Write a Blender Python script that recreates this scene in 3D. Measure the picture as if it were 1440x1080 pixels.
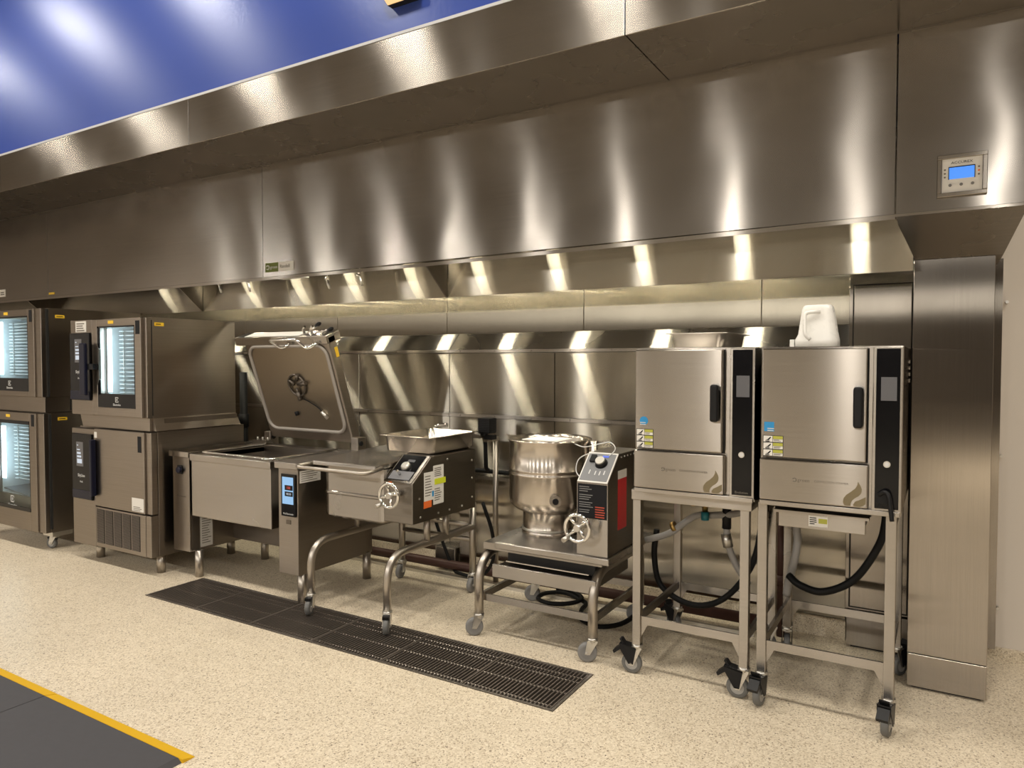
import bpy, bmesh, math, random
from mathutils import Vector, Matrix
random.seed(7)
for o in list(bpy.data.objects): bpy.data.objects.remove(o)
SC = bpy.context.scene
COL = SC.collection
PI = math.pi
# ------------------------------------------------------------------ camera
FPX, YAW, PITCH, EYE = 1001.0, math.radians(-31.0), math.radians(-1.83), 1.60
_f = Vector((math.sin(YAW)*math.cos(PITCH), math.cos(YAW)*math.cos(PITCH), math.sin(PITCH)))
_r = Vector((math.cos(YAW), -math.sin(YAW), 0)); _u = _r.cross(_f)
cam = bpy.data.cameras.new('camera'); camo = bpy.data.objects.new('camera', cam); COL.objects.link(camo)
camo.matrix_world = Matrix(((_r.x,_u.x,-_f.x,0),(_r.y,_u.y,-_f.y,0),(_r.z,_u.z,-_f.z,EYE),(0,0,0,1)))
cam.sensor_width = 36; cam.lens = FPX/1440*36; cam.clip_start = .05; cam.clip_end = 100
SC.camera = camo
def _ray(x, y): return _f*FPX + _r*(x-720) - _u*(y-540)
def aty(x, y, Y): d = _ray(x, y); return Vector((0,0,EYE)) + d*(Y/d.y)
def atx(x, y, X): d = _ray(x, y); return Vector((0,0,EYE)) + d*(X/d.x)
def atz(x, y, Z): d = _ray(x, y); return Vector((0,0,EYE)) + d*((Z-EYE)/d.z)
# ------------------------------------------------------------------ world + exposure
W = bpy.data.worlds.new('world'); SC.world = W; W.use_nodes = True
W.node_tree.nodes['Background'].inputs[0].default_value = (1,.9,.78,1)
W.node_tree.nodes['Background'].inputs[1].default_value = .02
SC.view_settings.view_transform = 'Standard'; SC.view_settings.look = 'None'
SC.view_settings.exposure = 0.0; SC.view_settings.gamma = 1.0; SC.view_settings.use_curve_mapping = False
LIGHT = (1.0, .95, .875)
STRIP_W, DOWN_W, FAR_W, HOOD_W, SLOT_W = 92.0, 56.0, 30.0, 3.9, .6
STRIP_X = [.62-1.715*k for k in range(-2, 10)]
DOWN_X = [-9.85+1.93*k for k in range(8)]
# ------------------------------------------------------------------ materials
MATS = {}
def pmat(name, col, rough=.5, metal=0., spec=.5, emit=None, estr=0., coat=0.):
    if name in MATS: return MATS[name]
    m = bpy.data.materials.new(name); m.use_nodes = True; b = m.node_tree.nodes['Principled BSDF']
    b.inputs['Base Color'].default_value = (*col, 1); b.inputs['Roughness'].default_value = rough
    b.inputs['Metallic'].default_value = metal; b.inputs['Specular IOR Level'].default_value = spec
    b.inputs['Coat Weight'].default_value = coat
    if emit: b.inputs['Emission Color'].default_value = (*emit, 1); b.inputs['Emission Strength'].default_value = estr
    # a little wear in every surface
    nt = m.node_tree; n = nt.nodes.new('ShaderNodeTexNoise'); n.inputs['Scale'].default_value = 35; n.inputs['Detail'].default_value = 2
    g = nt.nodes.new('ShaderNodeNewGeometry'); nt.links.new(g.outputs['Position'], n.inputs['Vector'])
    r = nt.nodes.new('ShaderNodeMapRange'); r.inputs[3].default_value = max(0, rough-.04); r.inputs[4].default_value = min(1, rough+.04)
    nt.links.new(n.outputs[0], r.inputs[0]); nt.links.new(r.outputs[0], b.inputs['Roughness'])
    MATS[name] = m; return m
def steel(name, grain='h', col=(.46,.425,.38), u=.14, v=.52, wave=0., wscale=1.3):
    """brushed stainless: grain 'h' = grooves run horizontally, 'v' = vertically; u / v = roughness along / across the grooves"""
    m = bpy.data.materials.new(name); m.use_nodes = True; nt = m.node_tree; N = nt.nodes; L = nt.links
    N.remove(N['Principled BSDF']); b = N.new('ShaderNodeBsdfAnisotropic'); b.distribution = 'GGX'
    L.new(b.outputs[0], N['Material Output'].inputs[0])
    g = N.new('ShaderNodeNewGeometry')
    cr = N.new('ShaderNodeVectorMath'); cr.operation = 'CROSS_PRODUCT'; L.new(g.outputs['Normal'], cr.inputs[0]); cr.inputs[1].default_value = (0,0,1)
    c2 = N.new('ShaderNodeVectorMath'); c2.operation = 'CROSS_PRODUCT'; L.new(g.outputs['Normal'], c2.inputs[0]); L.new(cr.outputs[0], c2.inputs[1])
    sx = N.new('ShaderNodeSeparateXYZ'); L.new(g.outputs['Normal'], sx.inputs[0])
    ab = N.new('ShaderNodeMath'); ab.operation = 'ABSOLUTE'; L.new(sx.outputs[2], ab.inputs[0])
    gt = N.new('ShaderNodeMath'); gt.operation = 'GREATER_THAN'; gt.inputs[1].default_value = .97; L.new(ab.outputs[0], gt.inputs[0])
    mx = N.new('ShaderNodeMix'); mx.data_type = 'VECTOR'; L.new(gt.outputs[0], mx.inputs['Factor'])
    L.new((cr if grain == 'h' else c2).outputs[0], mx.inputs[4]); mx.inputs[5].default_value = (1,0,0) if grain == 'h' else (0,1,0)
    L.new(mx.outputs[1], b.inputs['Tangent'])
    r0 = math.sqrt(u*v); b.inputs['Anisotropy'].default_value = 1-u/v
    # brush lines + blotches
    mp = N.new('ShaderNodeMapping'); mp.inputs['Scale'].default_value = (2.5,2.5,260) if grain == 'h' else (260,260,2.5)
    L.new(g.outputs['Position'], mp.inputs[0])
    n = N.new('ShaderNodeTexNoise'); n.inputs['Scale'].default_value = 1; n.inputs['Detail'].default_value = 2; L.new(mp.outputs[0], n.inputs['Vector'])
    n2 = N.new('ShaderNodeTexNoise'); n2.inputs['Scale'].default_value = 2.6; n2.inputs['Detail'].default_value = 3; L.new(g.outputs['Position'], n2.inputs['Vector'])
    r = N.new('ShaderNodeMapRange'); r.inputs[1].default_value = .3; r.inputs[2].default_value = .7; r.inputs[3].default_value = r0*.9; r.inputs[4].default_value = r0*1.12
    L.new(n2.outputs[0], r.inputs[0]); L.new(r.outputs[0], b.inputs['Roughness'])
    cm = N.new('ShaderNodeMix'); cm.data_type = 'RGBA'; L.new(n.outputs[0], cm.inputs['Factor'])
    cm.inputs[6].default_value = (*[c*.88 for c in col], 1); cm.inputs[7].default_value = (*[min(1, c*1.1) for c in col], 1)
    L.new(cm.outputs[2], b.inputs['Color'])
    if wave:
        n3 = N.new('ShaderNodeTexNoise'); n3.inputs['Scale'].default_value = wscale; n3.inputs['Detail'].default_value = 1.0; L.new(g.outputs['Position'], n3.inputs['Vector'])
        bp = N.new('ShaderNodeBump'); bp.inputs['Strength'].default_value = 1; bp.inputs['Distance'].default_value = wave
        L.new(n3.outputs[0], bp.inputs['Height']); L.new(bp.outputs[0], b.inputs['Normal'])
    MATS[name] = m; return m
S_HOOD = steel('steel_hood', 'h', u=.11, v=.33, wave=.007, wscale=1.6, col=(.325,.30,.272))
S_FASC = steel('steel_fascia', 'h', u=.12, v=.42, wave=.006, wscale=1.6, col=(.36,.335,.305))
S_SOFF = steel('steel_soffit_shaded', 'h', u=.2, v=.36, wave=.003, col=(.26,.24,.218))  # same steel as the hood, darkened: shade of the undersides put into the colour
S_WALL = steel('steel_wall', 'h', u=.075, v=.66, wave=.001, col=(.40,.372,.32))
S_PLATE = steel('steel_plate', 'h', u=.075, v=.55, wave=.0022, wscale=1.6, col=(.46,.425,.355))
S_LEDGE = steel('steel_ledge', 'h', u=.09, v=.75, wave=.001, col=(.48,.45,.385))
S_WALLV = steel('steel_wall_vertical', 'v', u=.075, v=.46, wave=.0012, col=(.52,.48,.405))
S_V = steel('steel_vertical', 'v', u=.075, v=.46, wave=.0015, col=(.40,.365,.325))
S_BOX = steel('steel_box', 'h', u=.15, v=.42, col=(.41,.38,.343))
S_OVEN = steel('steel_oven', 'h', u=.24, v=.46, col=(.335,.298,.26))
S_DOOR = steel('steel_door', 'h', u=.11, v=.42, wave=.003, col=(.375,.345,.31))
S_DARK = steel('steel_box_dark', 'h', u=.24, v=.46, col=(.25,.225,.195))
S_TUBE = pmat('steel_tube', (.46,.42,.37), .36, 1)
ALU = pmat('bright_aluminium', (.72,.68,.62), .3, 1)
S_POT = steel('steel_pot', 'h', u=.16, v=.34, col=(.56,.51,.45))
CHROME = pmat('chrome', (.78,.77,.75), .08, 1)
ZINC = pmat('zinc', (.62,.60,.56), .35, 1)
BLACK = pmat('black_plastic', (.008,.008,.009), .4, spec=.25)
BLACKG = pmat('black_glass', (.005,.005,.006), .15, spec=.22)
NAVY = pmat('navy_handle', (.004,.005,.018), .35, spec=.3)
RUBBER = pmat('black_rubber', (.006,.006,.006), .55, spec=.2)
GREYR = pmat('grey_rubber', (.20,.195,.19), .6)
GREYH = pmat('grey_hose', (.30,.29,.28), .5)
WHITE = pmat('white_label', (.72,.70,.66), .5)
WALLW = pmat('white_wall', (.70,.64,.57), .55)
PAPER_SHEEN = pmat('paper', (.85,.83,.79), .7)
PITCH_M = pmat('white_polythene', (.88,.87,.83), .28)
YEL = pmat('yellow_sticker', (.85,.55,.03), .5)
LIME = pmat('lime_sticker', (.62,.68,.03), .5)
ORANGE = pmat('orange_sticker', (.80,.16,.03), .5)
RED = pmat('red_sticker', (.55,.012,.02), .4)
BLUES = pmat('blue_sticker', (.02,.25,.55), .4)
GREENL = pmat('green_label', (.11,.14,.012), .5)
OLIVE = pmat('olive_sticker', (.42,.42,.06), .5)
INK = pmat('dark_ink', (.010,.010,.012), .6, spec=.2)
GINK = pmat('grey_print', (.16,.14,.115), .5, .4)
FLAME = pmat('flame_print', (.20,.165,.10), .45, .5)
LITE = pmat('light_print', (.62,.62,.62), .5)
DARKV = pmat('dark_void', (.01,.009,.008), .8)
DKSTEEL = pmat('dark_steel', (.16,.14,.12), .4, .9)
GRATE = pmat('grate_metal', (.25,.215,.185), .42, .8)
COPPER = pmat('rust_pipe', (.06,.024,.017), .5, .2)
TEAL = pmat('teal_cap', (.01,.16,.20), .4)
BRASS = pmat('brass', (.5,.33,.12), .35, 1)
WOOD = pmat('pale_wood', (.72,.45,.21), .5)
MATG = pmat('mat_rubber', (.055,.053,.058), .75)
MATY = pmat('mat_yellow', (.72,.42,.003), .6)
GASKET = pmat('gasket_grey', (.33,.30,.27), .55)
SCREEN_B = pmat('screen_blue', (.02,.1,.3), .3, emit=(.07,.30,1.0), estr=.85)
SCREEN_W = pmat('screen_white', (.2,.22,.25), .3, emit=(.75,.85,1.0), estr=.55)
SCREEN_D = pmat('screen_dim', (.11,.11,.12), .3)
SCREEN_C = pmat('screen_cyan', (.1,.15,.2), .3, emit=(.30,.58,.95), estr=.7)
LED_CAV = pmat('cavity_led', (.9,.95,1), .4, emit=(.74,.91,1.0), estr=8.0)
CAVITY = pmat('cavity_steel', (.72,.76,.77), .4, .15)
CAVDK = pmat('cavity_dark', (.20,.21,.23), .4, .6)
BLUEW = None
def blue_paint():
    """rolled gloss paint: the roller marks run down the wall and smear reflections vertically"""
    m = bpy.data.materials.new('blue_gloss_paint'); m.use_nodes = True; nt = m.node_tree; N = nt.nodes; L = nt.links; N.remove(N['Principled BSDF'])
    d = N.new('ShaderNodeBsdfDiffuse'); d.inputs[0].default_value = (.030,.060,.28,1)
    b = N.new('ShaderNodeBsdfAnisotropic'); b.inputs['Color'].default_value = (.85,.9,1,1); u, v = .24, .40
    b.inputs['Roughness'].default_value = math.sqrt(u*v); b.inputs['Anisotropy'].default_value = 1-u/v; b.inputs['Tangent'].default_value = (1,0,0)
    tv = N.new('ShaderNodeCombineXYZ'); tv.inputs[0].default_value = 1; L.new(tv.outputs[0], b.inputs['Tangent'])
    g = N.new('ShaderNodeNewGeometry'); n = N.new('ShaderNodeTexNoise'); n.inputs['Scale'].default_value = 40; L.new(g.outputs['Position'], n.inputs['Vector'])
    bp = N.new('ShaderNodeBump'); bp.inputs['Distance'].default_value = .0006; L.new(n.outputs[0], bp.inputs['Height']); L.new(bp.outputs[0], b.inputs['Normal'])
    mx = N.new('ShaderNodeMixShader'); mx.inputs[0].default_value = .075; L.new(d.outputs[0], mx.inputs[1]); L.new(b.outputs[0], mx.inputs[2]); L.new(mx.outputs[0], N['Material Output'].inputs[0]); return m
BLUEW = blue_paint()
def terrazzo():
    m = bpy.data.materials.new('terrazzo'); m.use_nodes = True; nt = m.node_tree; N = nt.nodes; L = nt.links; b = N['Principled BSDF']
    g = N.new('ShaderNodeNewGeometry')
    big = N.new('ShaderNodeTexNoise'); big.inputs['Scale'].default_value = 1.1; big.inputs['Detail'].default_value = 3; L.new(g.outputs['Position'], big.inputs['Vector'])
    v = N.new('ShaderNodeTexVoronoi'); v.inputs['Scale'].default_value = 165; L.new(g.outputs['Position'], v.inputs['Vector'])
    r = N.new('ShaderNodeValToRGB'); L.new(v.outputs['Color'], r.inputs[0])
    e = r.color_ramp; e.interpolation = 'CONSTANT'
    e.elements[0].position = 0; e.elements[0].color = (.20,.15,.10,1)
    e.elements[1].position = .09; e.elements[1].color = (.44,.345,.225,1)
    for p, c in ((.22,(.60,.50,.35)),(.42,(.70,.595,.43)),(.75,(.78,.68,.51))):
        x = e.elements.new(p); x.color = (*c,1)
    v2 = N.new('ShaderNodeTexVoronoi'); v2.inputs['Scale'].default_value = 85; L.new(g.outputs['Position'], v2.inputs['Vector'])
    lt = N.new('ShaderNodeMath'); lt.operation = 'LESS_THAN'; lt.inputs[1].default_value = .17; L.new(v2.outputs['Distance'], lt.inputs[0])
    sp = N.new('ShaderNodeSeparateColor'); L.new(v2.outputs['Color'], sp.inputs[0])
    l2 = N.new('ShaderNodeMath'); l2.operation = 'LESS_THAN'; l2.inputs[1].default_value = .38; L.new(sp.outputs[0], l2.inputs[0])
    mu = N.new('ShaderNodeMath'); mu.operation = 'MULTIPLY'; L.new(lt.outputs[0], mu.inputs[0]); L.new(l2.outputs[0], mu.inputs[1])
    mx = N.new('ShaderNodeMix'); mx.data_type = 'RGBA'; L.new(mu.outputs[0], mx.inputs['Factor']); L.new(r.outputs[0], mx.inputs[6]); mx.inputs[7].default_value = (.07,.045,.025,1)
    hs = N.new('ShaderNodeHueSaturation'); hs.inputs['Saturation'].default_value = .86; L.new(mx.outputs[2], hs.inputs['Color'])
    mr = N.new('ShaderNodeMapRange'); mr.inputs[1].default_value = .3; mr.inputs[2].default_value = .7; mr.inputs[3].default_value = .93; mr.inputs[4].default_value = 1.06
    L.new(big.outputs[0], mr.inputs[0]); L.new(mr.outputs[0], hs.inputs['Value']); L.new(hs.outputs[0], b.inputs['Base Color'])
    b.inputs['Roughness'].default_value = .36; b.inputs['Specular IOR Level'].default_value = .4; return m
TERR = terrazzo()
def glass_mat():
    m = bpy.data.materials.new('door_glass'); m.use_nodes = True; nt = m.node_tree; N = nt.nodes
    for n in list(N):
        if n.type == 'BSDF_PRINCIPLED': N.remove(n)
    t = N.new('ShaderNodeBsdfTransparent'); t.inputs[0].default_value = (.86,.91,.92,1)
    g = N.new('ShaderNodeBsdfGlossy'); g.inputs['Roughness'].default_value = .04
    mx = N.new('ShaderNodeMixShader'); mx.inputs[0].default_value = .07
    nt.links.new(t.outputs[0], mx.inputs[1]); nt.links.new(g.outputs[0], mx.inputs[2]); nt.links.new(mx.outputs[0], N['Material Output'].inputs[0]); return m
GLASS = glass_mat()
# ------------------------------------------------------------------ mesh helpers
def B(): return bmesh.new()
def box(bm, x0, x1, y0, y1, z0, z1, mi=0):
    v = [bm.verts.new(c) for c in ((x0,y0,z0),(x1,y0,z0),(x1,y1,z0),(x0,y1,z0),(x0,y0,z1),(x1,y0,z1),(x1,y1,z1),(x0,y1,z1))]
    for f in ((3,2,1,0),(4,5,6,7),(0,1,5,4),(1,2,6,5),(2,3,7,6),(3,0,4,7)):
        bm.faces.new([v[i] for i in f]).material_index = mi
    return bm
def hexa(bm, p):
    v = [bm.verts.new(c) for c in p]
    for f in ((3,2,1,0),(4,5,6,7),(0,1,5,4),(1,2,6,5),(2,3,7,6),(3,0,4,7)): bm.faces.new([v[i] for i in f])
    return bm
def prism(bm, poly, vec):
    """poly: list of 3d points (planar); extruded along vec"""
    vec = Vector(vec); a = [bm.verts.new(p) for p in poly]; b = [bm.verts.new(Vector(p)+vec) for p in poly]
    n = len(poly); bm.faces.new(a); bm.faces.new(b[::-1])
    for i in range(n): bm.faces.new([a[i], b[i], b[(i+1) % n], a[(i+1) % n]])
    bmesh.ops.recalc_face_normals(bm, faces=bm.faces[:]); return bm
def frame_of(d):
    d = d.normalized(); a = Vector((0,0,1)) if abs(d.z) < .9 else Vector((1,0,0))
    u = d.cross(a).normalized(); return u, d.cross(u).normalized()
def tube(bm, pts, r, seg=10, closed=False, caps=True):
    pts = [Vector(p) for p in pts]; n = len(pts); rings = []; u = None
    for i, p in enumerate(pts):
        if closed: d = pts[(i+1) % n]-pts[i-1]
        else: d = pts[min(i+1, n-1)]-pts[max(i-1, 0)]
        d.normalize()
        if u is None: u, _ = frame_of(d)
        u = (u-d*u.dot(d)).normalized(); w = d.cross(u); rr = r[i] if isinstance(r, (list, tuple)) else r
        rings.append([bm.verts.new(p+(u*math.cos(2*PI*k/seg)+w*math.sin(2*PI*k/seg))*rr) for k in range(seg)])
    fs = []
    for i in range(n if closed else n-1):
        a, b = rings[i], rings[(i+1) % n]
        for k in range(seg):
            f = bm.faces.new([a[k], a[(k+1) % seg], b[(k+1) % seg], b[k]]); f.smooth = True
    if caps and not closed: bm.faces.new(rings[0][::-1]); bm.faces.new(rings[-1])
    return bm
def cyl(bm, p0, p1, r, seg=14, r1=None): return tube(bm, [p0, p1], [r, r if r1 is None else r1], seg)
def fillet(pts, r, n=6):
    pts = [Vector(p) for p in pts]; out = [pts[0]]
    for i in range(1, len(pts)-1):
        a, b, c = pts[i-1], pts[i], pts[i+1]; d0 = (a-b); d1 = (c-b); rr = min(r, d0.length*.49, d1.length*.49)
        s = b+d0.normalized()*rr; e = b+d1.normalized()*rr
        for k in range(n+1):
            t = k/n; out.append((1-t)**2*s+2*t*(1-t)*b+t*t*e)
    out.append(pts[-1]); return out
def smooth(pts, n=6):
    pts = [Vector(p) for p in pts]; q = [pts[0]*2-pts[1]]+pts+[pts[-1]*2-pts[-2]]; out = []
    for i in range(1, len(q)-2):
        for k in range(n):
            t = k/n; a, b, c, d = q[i-1], q[i], q[i+1], q[i+2]
            out.append(.5*((2*b)+(c-a)*t+(2*a-5*b+4*c-d)*t*t+(3*b-a-3*c+d)*t**3))
    out.append(pts[-1]); return out
def lathe(bm, prof, cx, cy, seg=40):
    rings = [[bm.verts.new((cx+r*math.cos(2*PI*k/seg), cy+r*math.sin(2*PI*k/seg), z)) for k in range(seg)] for r, z in prof]
    for a, b in zip(rings, rings[1:]):
        for k in range(seg): bm.faces.new([a[k], a[(k+1) % seg], b[(k+1) % seg], b[k]]).smooth = True
    return bm
def rrect(x0, x1, z0, z1, r, n=5):
    out = []
    for cx, cz, a0 in ((x1-r, z1-r, 0), (x0+r, z1-r, PI/2), (x0+r, z0+r, PI), (x1-r, z0+r, 1.5*PI)):
        for k in range(n+1): a = a0+PI/2*k/n; out.append((cx+r*math.cos(a), cz+r*math.sin(a)))
    return out
def wloc(o): return o.matrix_world.translation
ORIG = {}
def obj(name, bm, mat, parent=None, bevel=0., seg=2):
    me = bpy.data.meshes.new(name); bm.to_mesh(me); bm.free()
    for m in (mat if isinstance(mat, (list, tuple)) else [mat]): me.materials.append(m)
    return link(name, me, parent, bevel, seg)
def link(name, me, parent=None, bevel=0., seg=2):
    o = bpy.data.objects.new(name, me); COL.objects.link(o)
    if parent is not None:
        o.parent = parent; p = ORIG.get(parent.name, Vector((0,0,0))); o.location = -p
    ORIG[o.name] = Vector((0,0,0))
    if bevel:
        b = o.modifiers.new('bevel', 'BEVEL'); b.width = bevel; b.segments = seg; b.limit_method = 'ANGLE'; b.angle_limit = math.radians(40)
    return o
def tag(o, label, cat, group=None):
    o['label'] = label; o['category'] = cat
    if group: o['group'] = group
    return o
def thing(name, label, cat, loc, group=None):
    o = bpy.data.objects.new(name, None); COL.objects.link(o); o.location = loc; o.empty_display_size = .1
    ORIG[o.name] = Vector(loc); return tag(o, label, cat, group)
def struct(o): o['kind'] = 'structure'; return o
def text(name, s, size, loc, rot, mat, parent, depth=.0004, align='LEFT', sx=1.):
    c = bpy.data.curves.new(name, 'FONT'); c.body = s; c.size = size; c.extrude = depth; c.align_x = align; c.align_y = 'CENTER'; c.resolution_u = 2
    t = bpy.data.objects.new(name, c); COL.objects.link(t)
    bpy.context.view_layer.update()
    me = bpy.data.meshes.new_from_object(t.evaluated_get(bpy.context.evaluated_depsgraph_get()))
    bpy.data.objects.remove(t)
    M = Matrix.Translation(loc) @ rot.to_4x4() @ Matrix.Diagonal((sx,1,1,1)); me.transform(M)
    me.materials.clear(); me.materials.append(mat); return link(name, me, parent)
RY = Matrix.Rotation(PI/2, 3, 'X')                                  # faces -Y
RX = Matrix.Rotation(PI/2, 3, 'Z') @ Matrix.Rotation(PI/2, 3, 'X')   # faces +X
def plate_y(name, x0, x1, z0, z1, Y, mat, parent, t=.002, bevel=0.):
    return obj(name, box(B(), x0, x1, Y-t, Y, z0, z1), mat, parent, bevel)
def plate_x(name, y0, y1, z0, z1, X, mat, parent, t=.0015):
    return obj(name, box(B(), X, X+t, y0, y1, z0, z1), mat, parent)
def lines_y(name, x0, x1, z1, dz, n, Y, mat, parent, h=.003, ragged=.4):
    bm = B(); z = z1
    for i in range(n):
        w = (x1-x0)*(1-ragged*random.random()); box(bm, x0, x0+w, Y-.0008, Y, z-h, z); z -= dz
    return obj(name, bm, mat, parent)
def lines_x(name, y0, y1, z1, dz, n, X, mat, parent, h=.003, ragged=.4):
    bm = B(); z = z1
    for i in range(n):
        w = (y1-y0)*(1-ragged*random.random()); box(bm, X, X+.0008, y0, y0+w, z-h, z); z -= dz
    return obj(name, bm, mat, parent)

# ================================================================== the room
WY = 4.60
def floor():
    bm = B(); X0, X1, Y0, Y1 = -16, 7, -23, WY+.15
    gx0, gx1, gy0, gy1 = -4.64, -1.488, 2.838, 3.292
    for x0, x1, y0, y1 in ((X0,gx0,Y0,Y1),(gx1,X1,Y0,Y1),(gx0,gx1,Y0,gy0),(gx0,gx1,gy1,Y1)): box(bm, x0, x1, y0, y1, -.12, 0)
    bmesh.ops.remove_doubles(bm, verts=bm.verts[:], dist=1e-5)
    return struct(obj('floor', bm, TERR))
FLOOR = floor()
CEILZ = 5.2
struct(obj('ceiling', box(B(), -16, 7, -23, 4.75, CEILZ, CEILZ+.1), pmat('ceiling_paint', (.22,.20,.18), .8)))
WB = struct(obj('wall_back', box(B(), -16, 7, WY, WY+.15, 0, CEILZ), WALLW))
struct(obj('wall_left', box(B(), -16.15, -16, -23, 4.75, 0, CEILZ), pmat('wall_left_paint', (.46,.42,.38), .7)))
struct(obj('wall_right', box(B(), 7, 7.15, -23, 4.75, 0, CEILZ), pmat('wall_right_paint', (.22,.19,.16), .7)))
struct(obj('wall_front', box(B(), -16, 7, -23.15, -23, 0, CEILZ), pmat('wall_front_paint', (.34,.31,.28), .7)))
for k in range(6):  # unseen glowing panels, added for the bright band reflected in the steel
    x = -15.2+k*3.65; wn = struct(obj('window_%d' % (k+1), box(B(), x, x+3.3, -23, -22.97, 3.5, 4.3), pmat('added_glow_panel', (.6,.6,.58), .2, emit=(1,.93,.80), estr=2.4)))
    bm = B()
    for q in (0,1.65,3.3): box(bm, x+q-.03, x+q+.03, -22.99, -22.93, 3.45, 4.35)
    obj('window_frame', bm, GREYR, wn)
struct(obj('wall_upper', box(B(), -16, .62, 3.065, WY, 3.38, CEILZ), BLUEW))
struct(obj('trim_1', box(B(), -16, .62, 3.046, 3.075, 3.372, 3.388), pmat('white_trim', (.45,.46,.48), .4)))
PY = 4.45       # face of the lower steel wall lining
struct(obj('baseboard_back', box(B(), -16, -.44, PY-.01, WY, 0, .115), TERR))
struct(obj('baseboard_right', box(B(), .205, 7, WY-.025, WY, 0, .06), TERR))
# steel sheets: each one a piece of the wall
g = .0025
def sheet(x0, x1, y, z0, z1, mat): return obj('steel_panel', box(B(), x0+g, x1-g, y, WY, z0+g, z1-g), mat, WB, .0015, 1)
low = [-9.0,-7.8,-6.6,-5.4,-4.17,-3.236,-2.1,-.985,-.44]
for a, b in zip(low, low[1:]): sheet(a, b, PY, .115, .72, S_WALLV)
mid = [-9.0,-7.9,-6.97,-6.04,-5.1,-4.167,-3.236,-2.324,-1.40,-.44]
for a, b in zip(mid, mid[1:]):
    sheet(a, b, PY, .735, 1.178, S_WALL); sheet(a, b, PY, 1.2, 1.665, S_WALL)
up = [-9.3,-8.15,-6.97,-5.767,-4.545,-3.357,-2.165,-.953,-.435]
for a, b in zip(up, up[1:]): sheet(a, b, WY-.012, 1.812, 2.6, S_WALLV)
def ledge(x0, x1):
    bm = B(); prism(bm, [(x0+g,PY,1.686),(x0+g,WY,1.686),(x0+g,WY,1.812),(x0+g,WY-.02,1.812)], (x1-x0-2*g,0,0)); return obj('ledge_panel', bm, S_LEDGE, WB)
for a, b in ((-9.3,-6.97),(-6.97,-5.1),(-5.1,-3.236),(-3.236,-1.4),(-1.4,-.44)): ledge(a, b)
def rail(x0, x1, z, h, scr=.31):
    bm = B(); box(bm, x0, x1, PY-.007, PY+.01, z-h/2, z+h/2); n = int((x1-x0)/scr)
    for i in range(n):
        x = x0+.1+i*scr; cyl(bm, (x,PY-.012,z), (x,PY-.006,z), .008, 8)
    return obj('trim_rail', bm, S_DOOR, WB)
for a, b in ((-9,-6.97),(-6.97,-5.1),(-5.1,-3.236),(-3.236,-1.4),(-1.4,-.45)):
    rail(a, b-.004, 1.676, .022); rail(a, b-.004, 1.189, .024); rail(a, b-.004, .727, .026, 9)
# steel edge of the lining to the right of the column
obj('steel_panel', box(B(), .19, .278, WY-.05, WY, .06, 2.14), S_V, WB)
for px, py in ((1417,425),(1409,641),(1404,855)):
    p = aty(px, py, WY-.01); obj('bolt', cyl(B(), (p.x-.004,WY-.03,p.z), (p.x-.004,WY,p.z), .008, 8), ZINC, WB)

# ================================================================== lamps hanging from the ceiling
for i, x in enumerate(STRIP_X):
    t = thing('pendant_lamp', 'short white pendant lamp hung over the kitchen aisle', 'lamp', (x,-4,3.62), 'pendant lamps over the kitchen aisle')
    obj('housing', box(B(), x-.08, x+.08, -4.25, -3.75, 3.60, 3.66), WHITE, t)
    for y in (-4.2, -3.8): obj('suspension_wire', cyl(B(), (x,y,3.66), (x,y,CEILZ), .003, 6), ZINC, t)
    L = bpy.data.lights.new('strip_light', 'AREA'); L.shape = 'RECTANGLE'; L.size = .11; L.size_y = .44; L.energy = STRIP_W; L.color = LIGHT
    lo = bpy.data.objects.new('strip_light', L); COL.objects.link(lo); lo.parent = t; lo.location = (0,0,-.025)
for x in DOWN_X:
    t = thing('ceiling_panel_lamp', 'round white ceiling lamp set before the blue wall', 'lamp', (x,1.9,CEILZ), 'round ceiling lamps by the blue wall')
    obj('housing', cyl(B(), (x,1.9,CEILZ-.03), (x,1.9,CEILZ), .34, 28), WHITE, t)
    L = bpy.data.lights.new('panel_light', 'AREA'); L.shape = 'DISK'; L.size = .5; L.energy = DOWN_W; L.color = (1,.93,.82)
    lo = bpy.data.objects.new('panel_light', L); COL.objects.link(lo); lo.parent = t; lo.location = (0,0,-.04)
for y in (-10.0,-20.0):
    for x in (-12.0,-4.5,3.0):
        t = thing('trunking_lamp', 'long white trunking lamp far across the hall', 'lamp', (x,y,4.05), 'trunking lamps far across the hall')
        obj('housing', box(B(), x-3.6, x+3.6, y-.07, y+.07, 4.03, 4.09), WHITE, t)
        for q in (-3, 3): obj('suspension_wire', cyl(B(), (x+q,y,4.09), (x+q,y,CEILZ), .003, 6), ZINC, t)
        L = bpy.data.lights.new('trunking_light', 'AREA'); L.shape = 'RECTANGLE'; L.size = 7.0; L.size_y = .12; L.energy = FAR_W; L.color = LIGHT
        lo = bpy.data.objects.new('trunking_light', L); COL.objects.link(lo); lo.parent = t; lo.location = (0,0,-.025)

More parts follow.
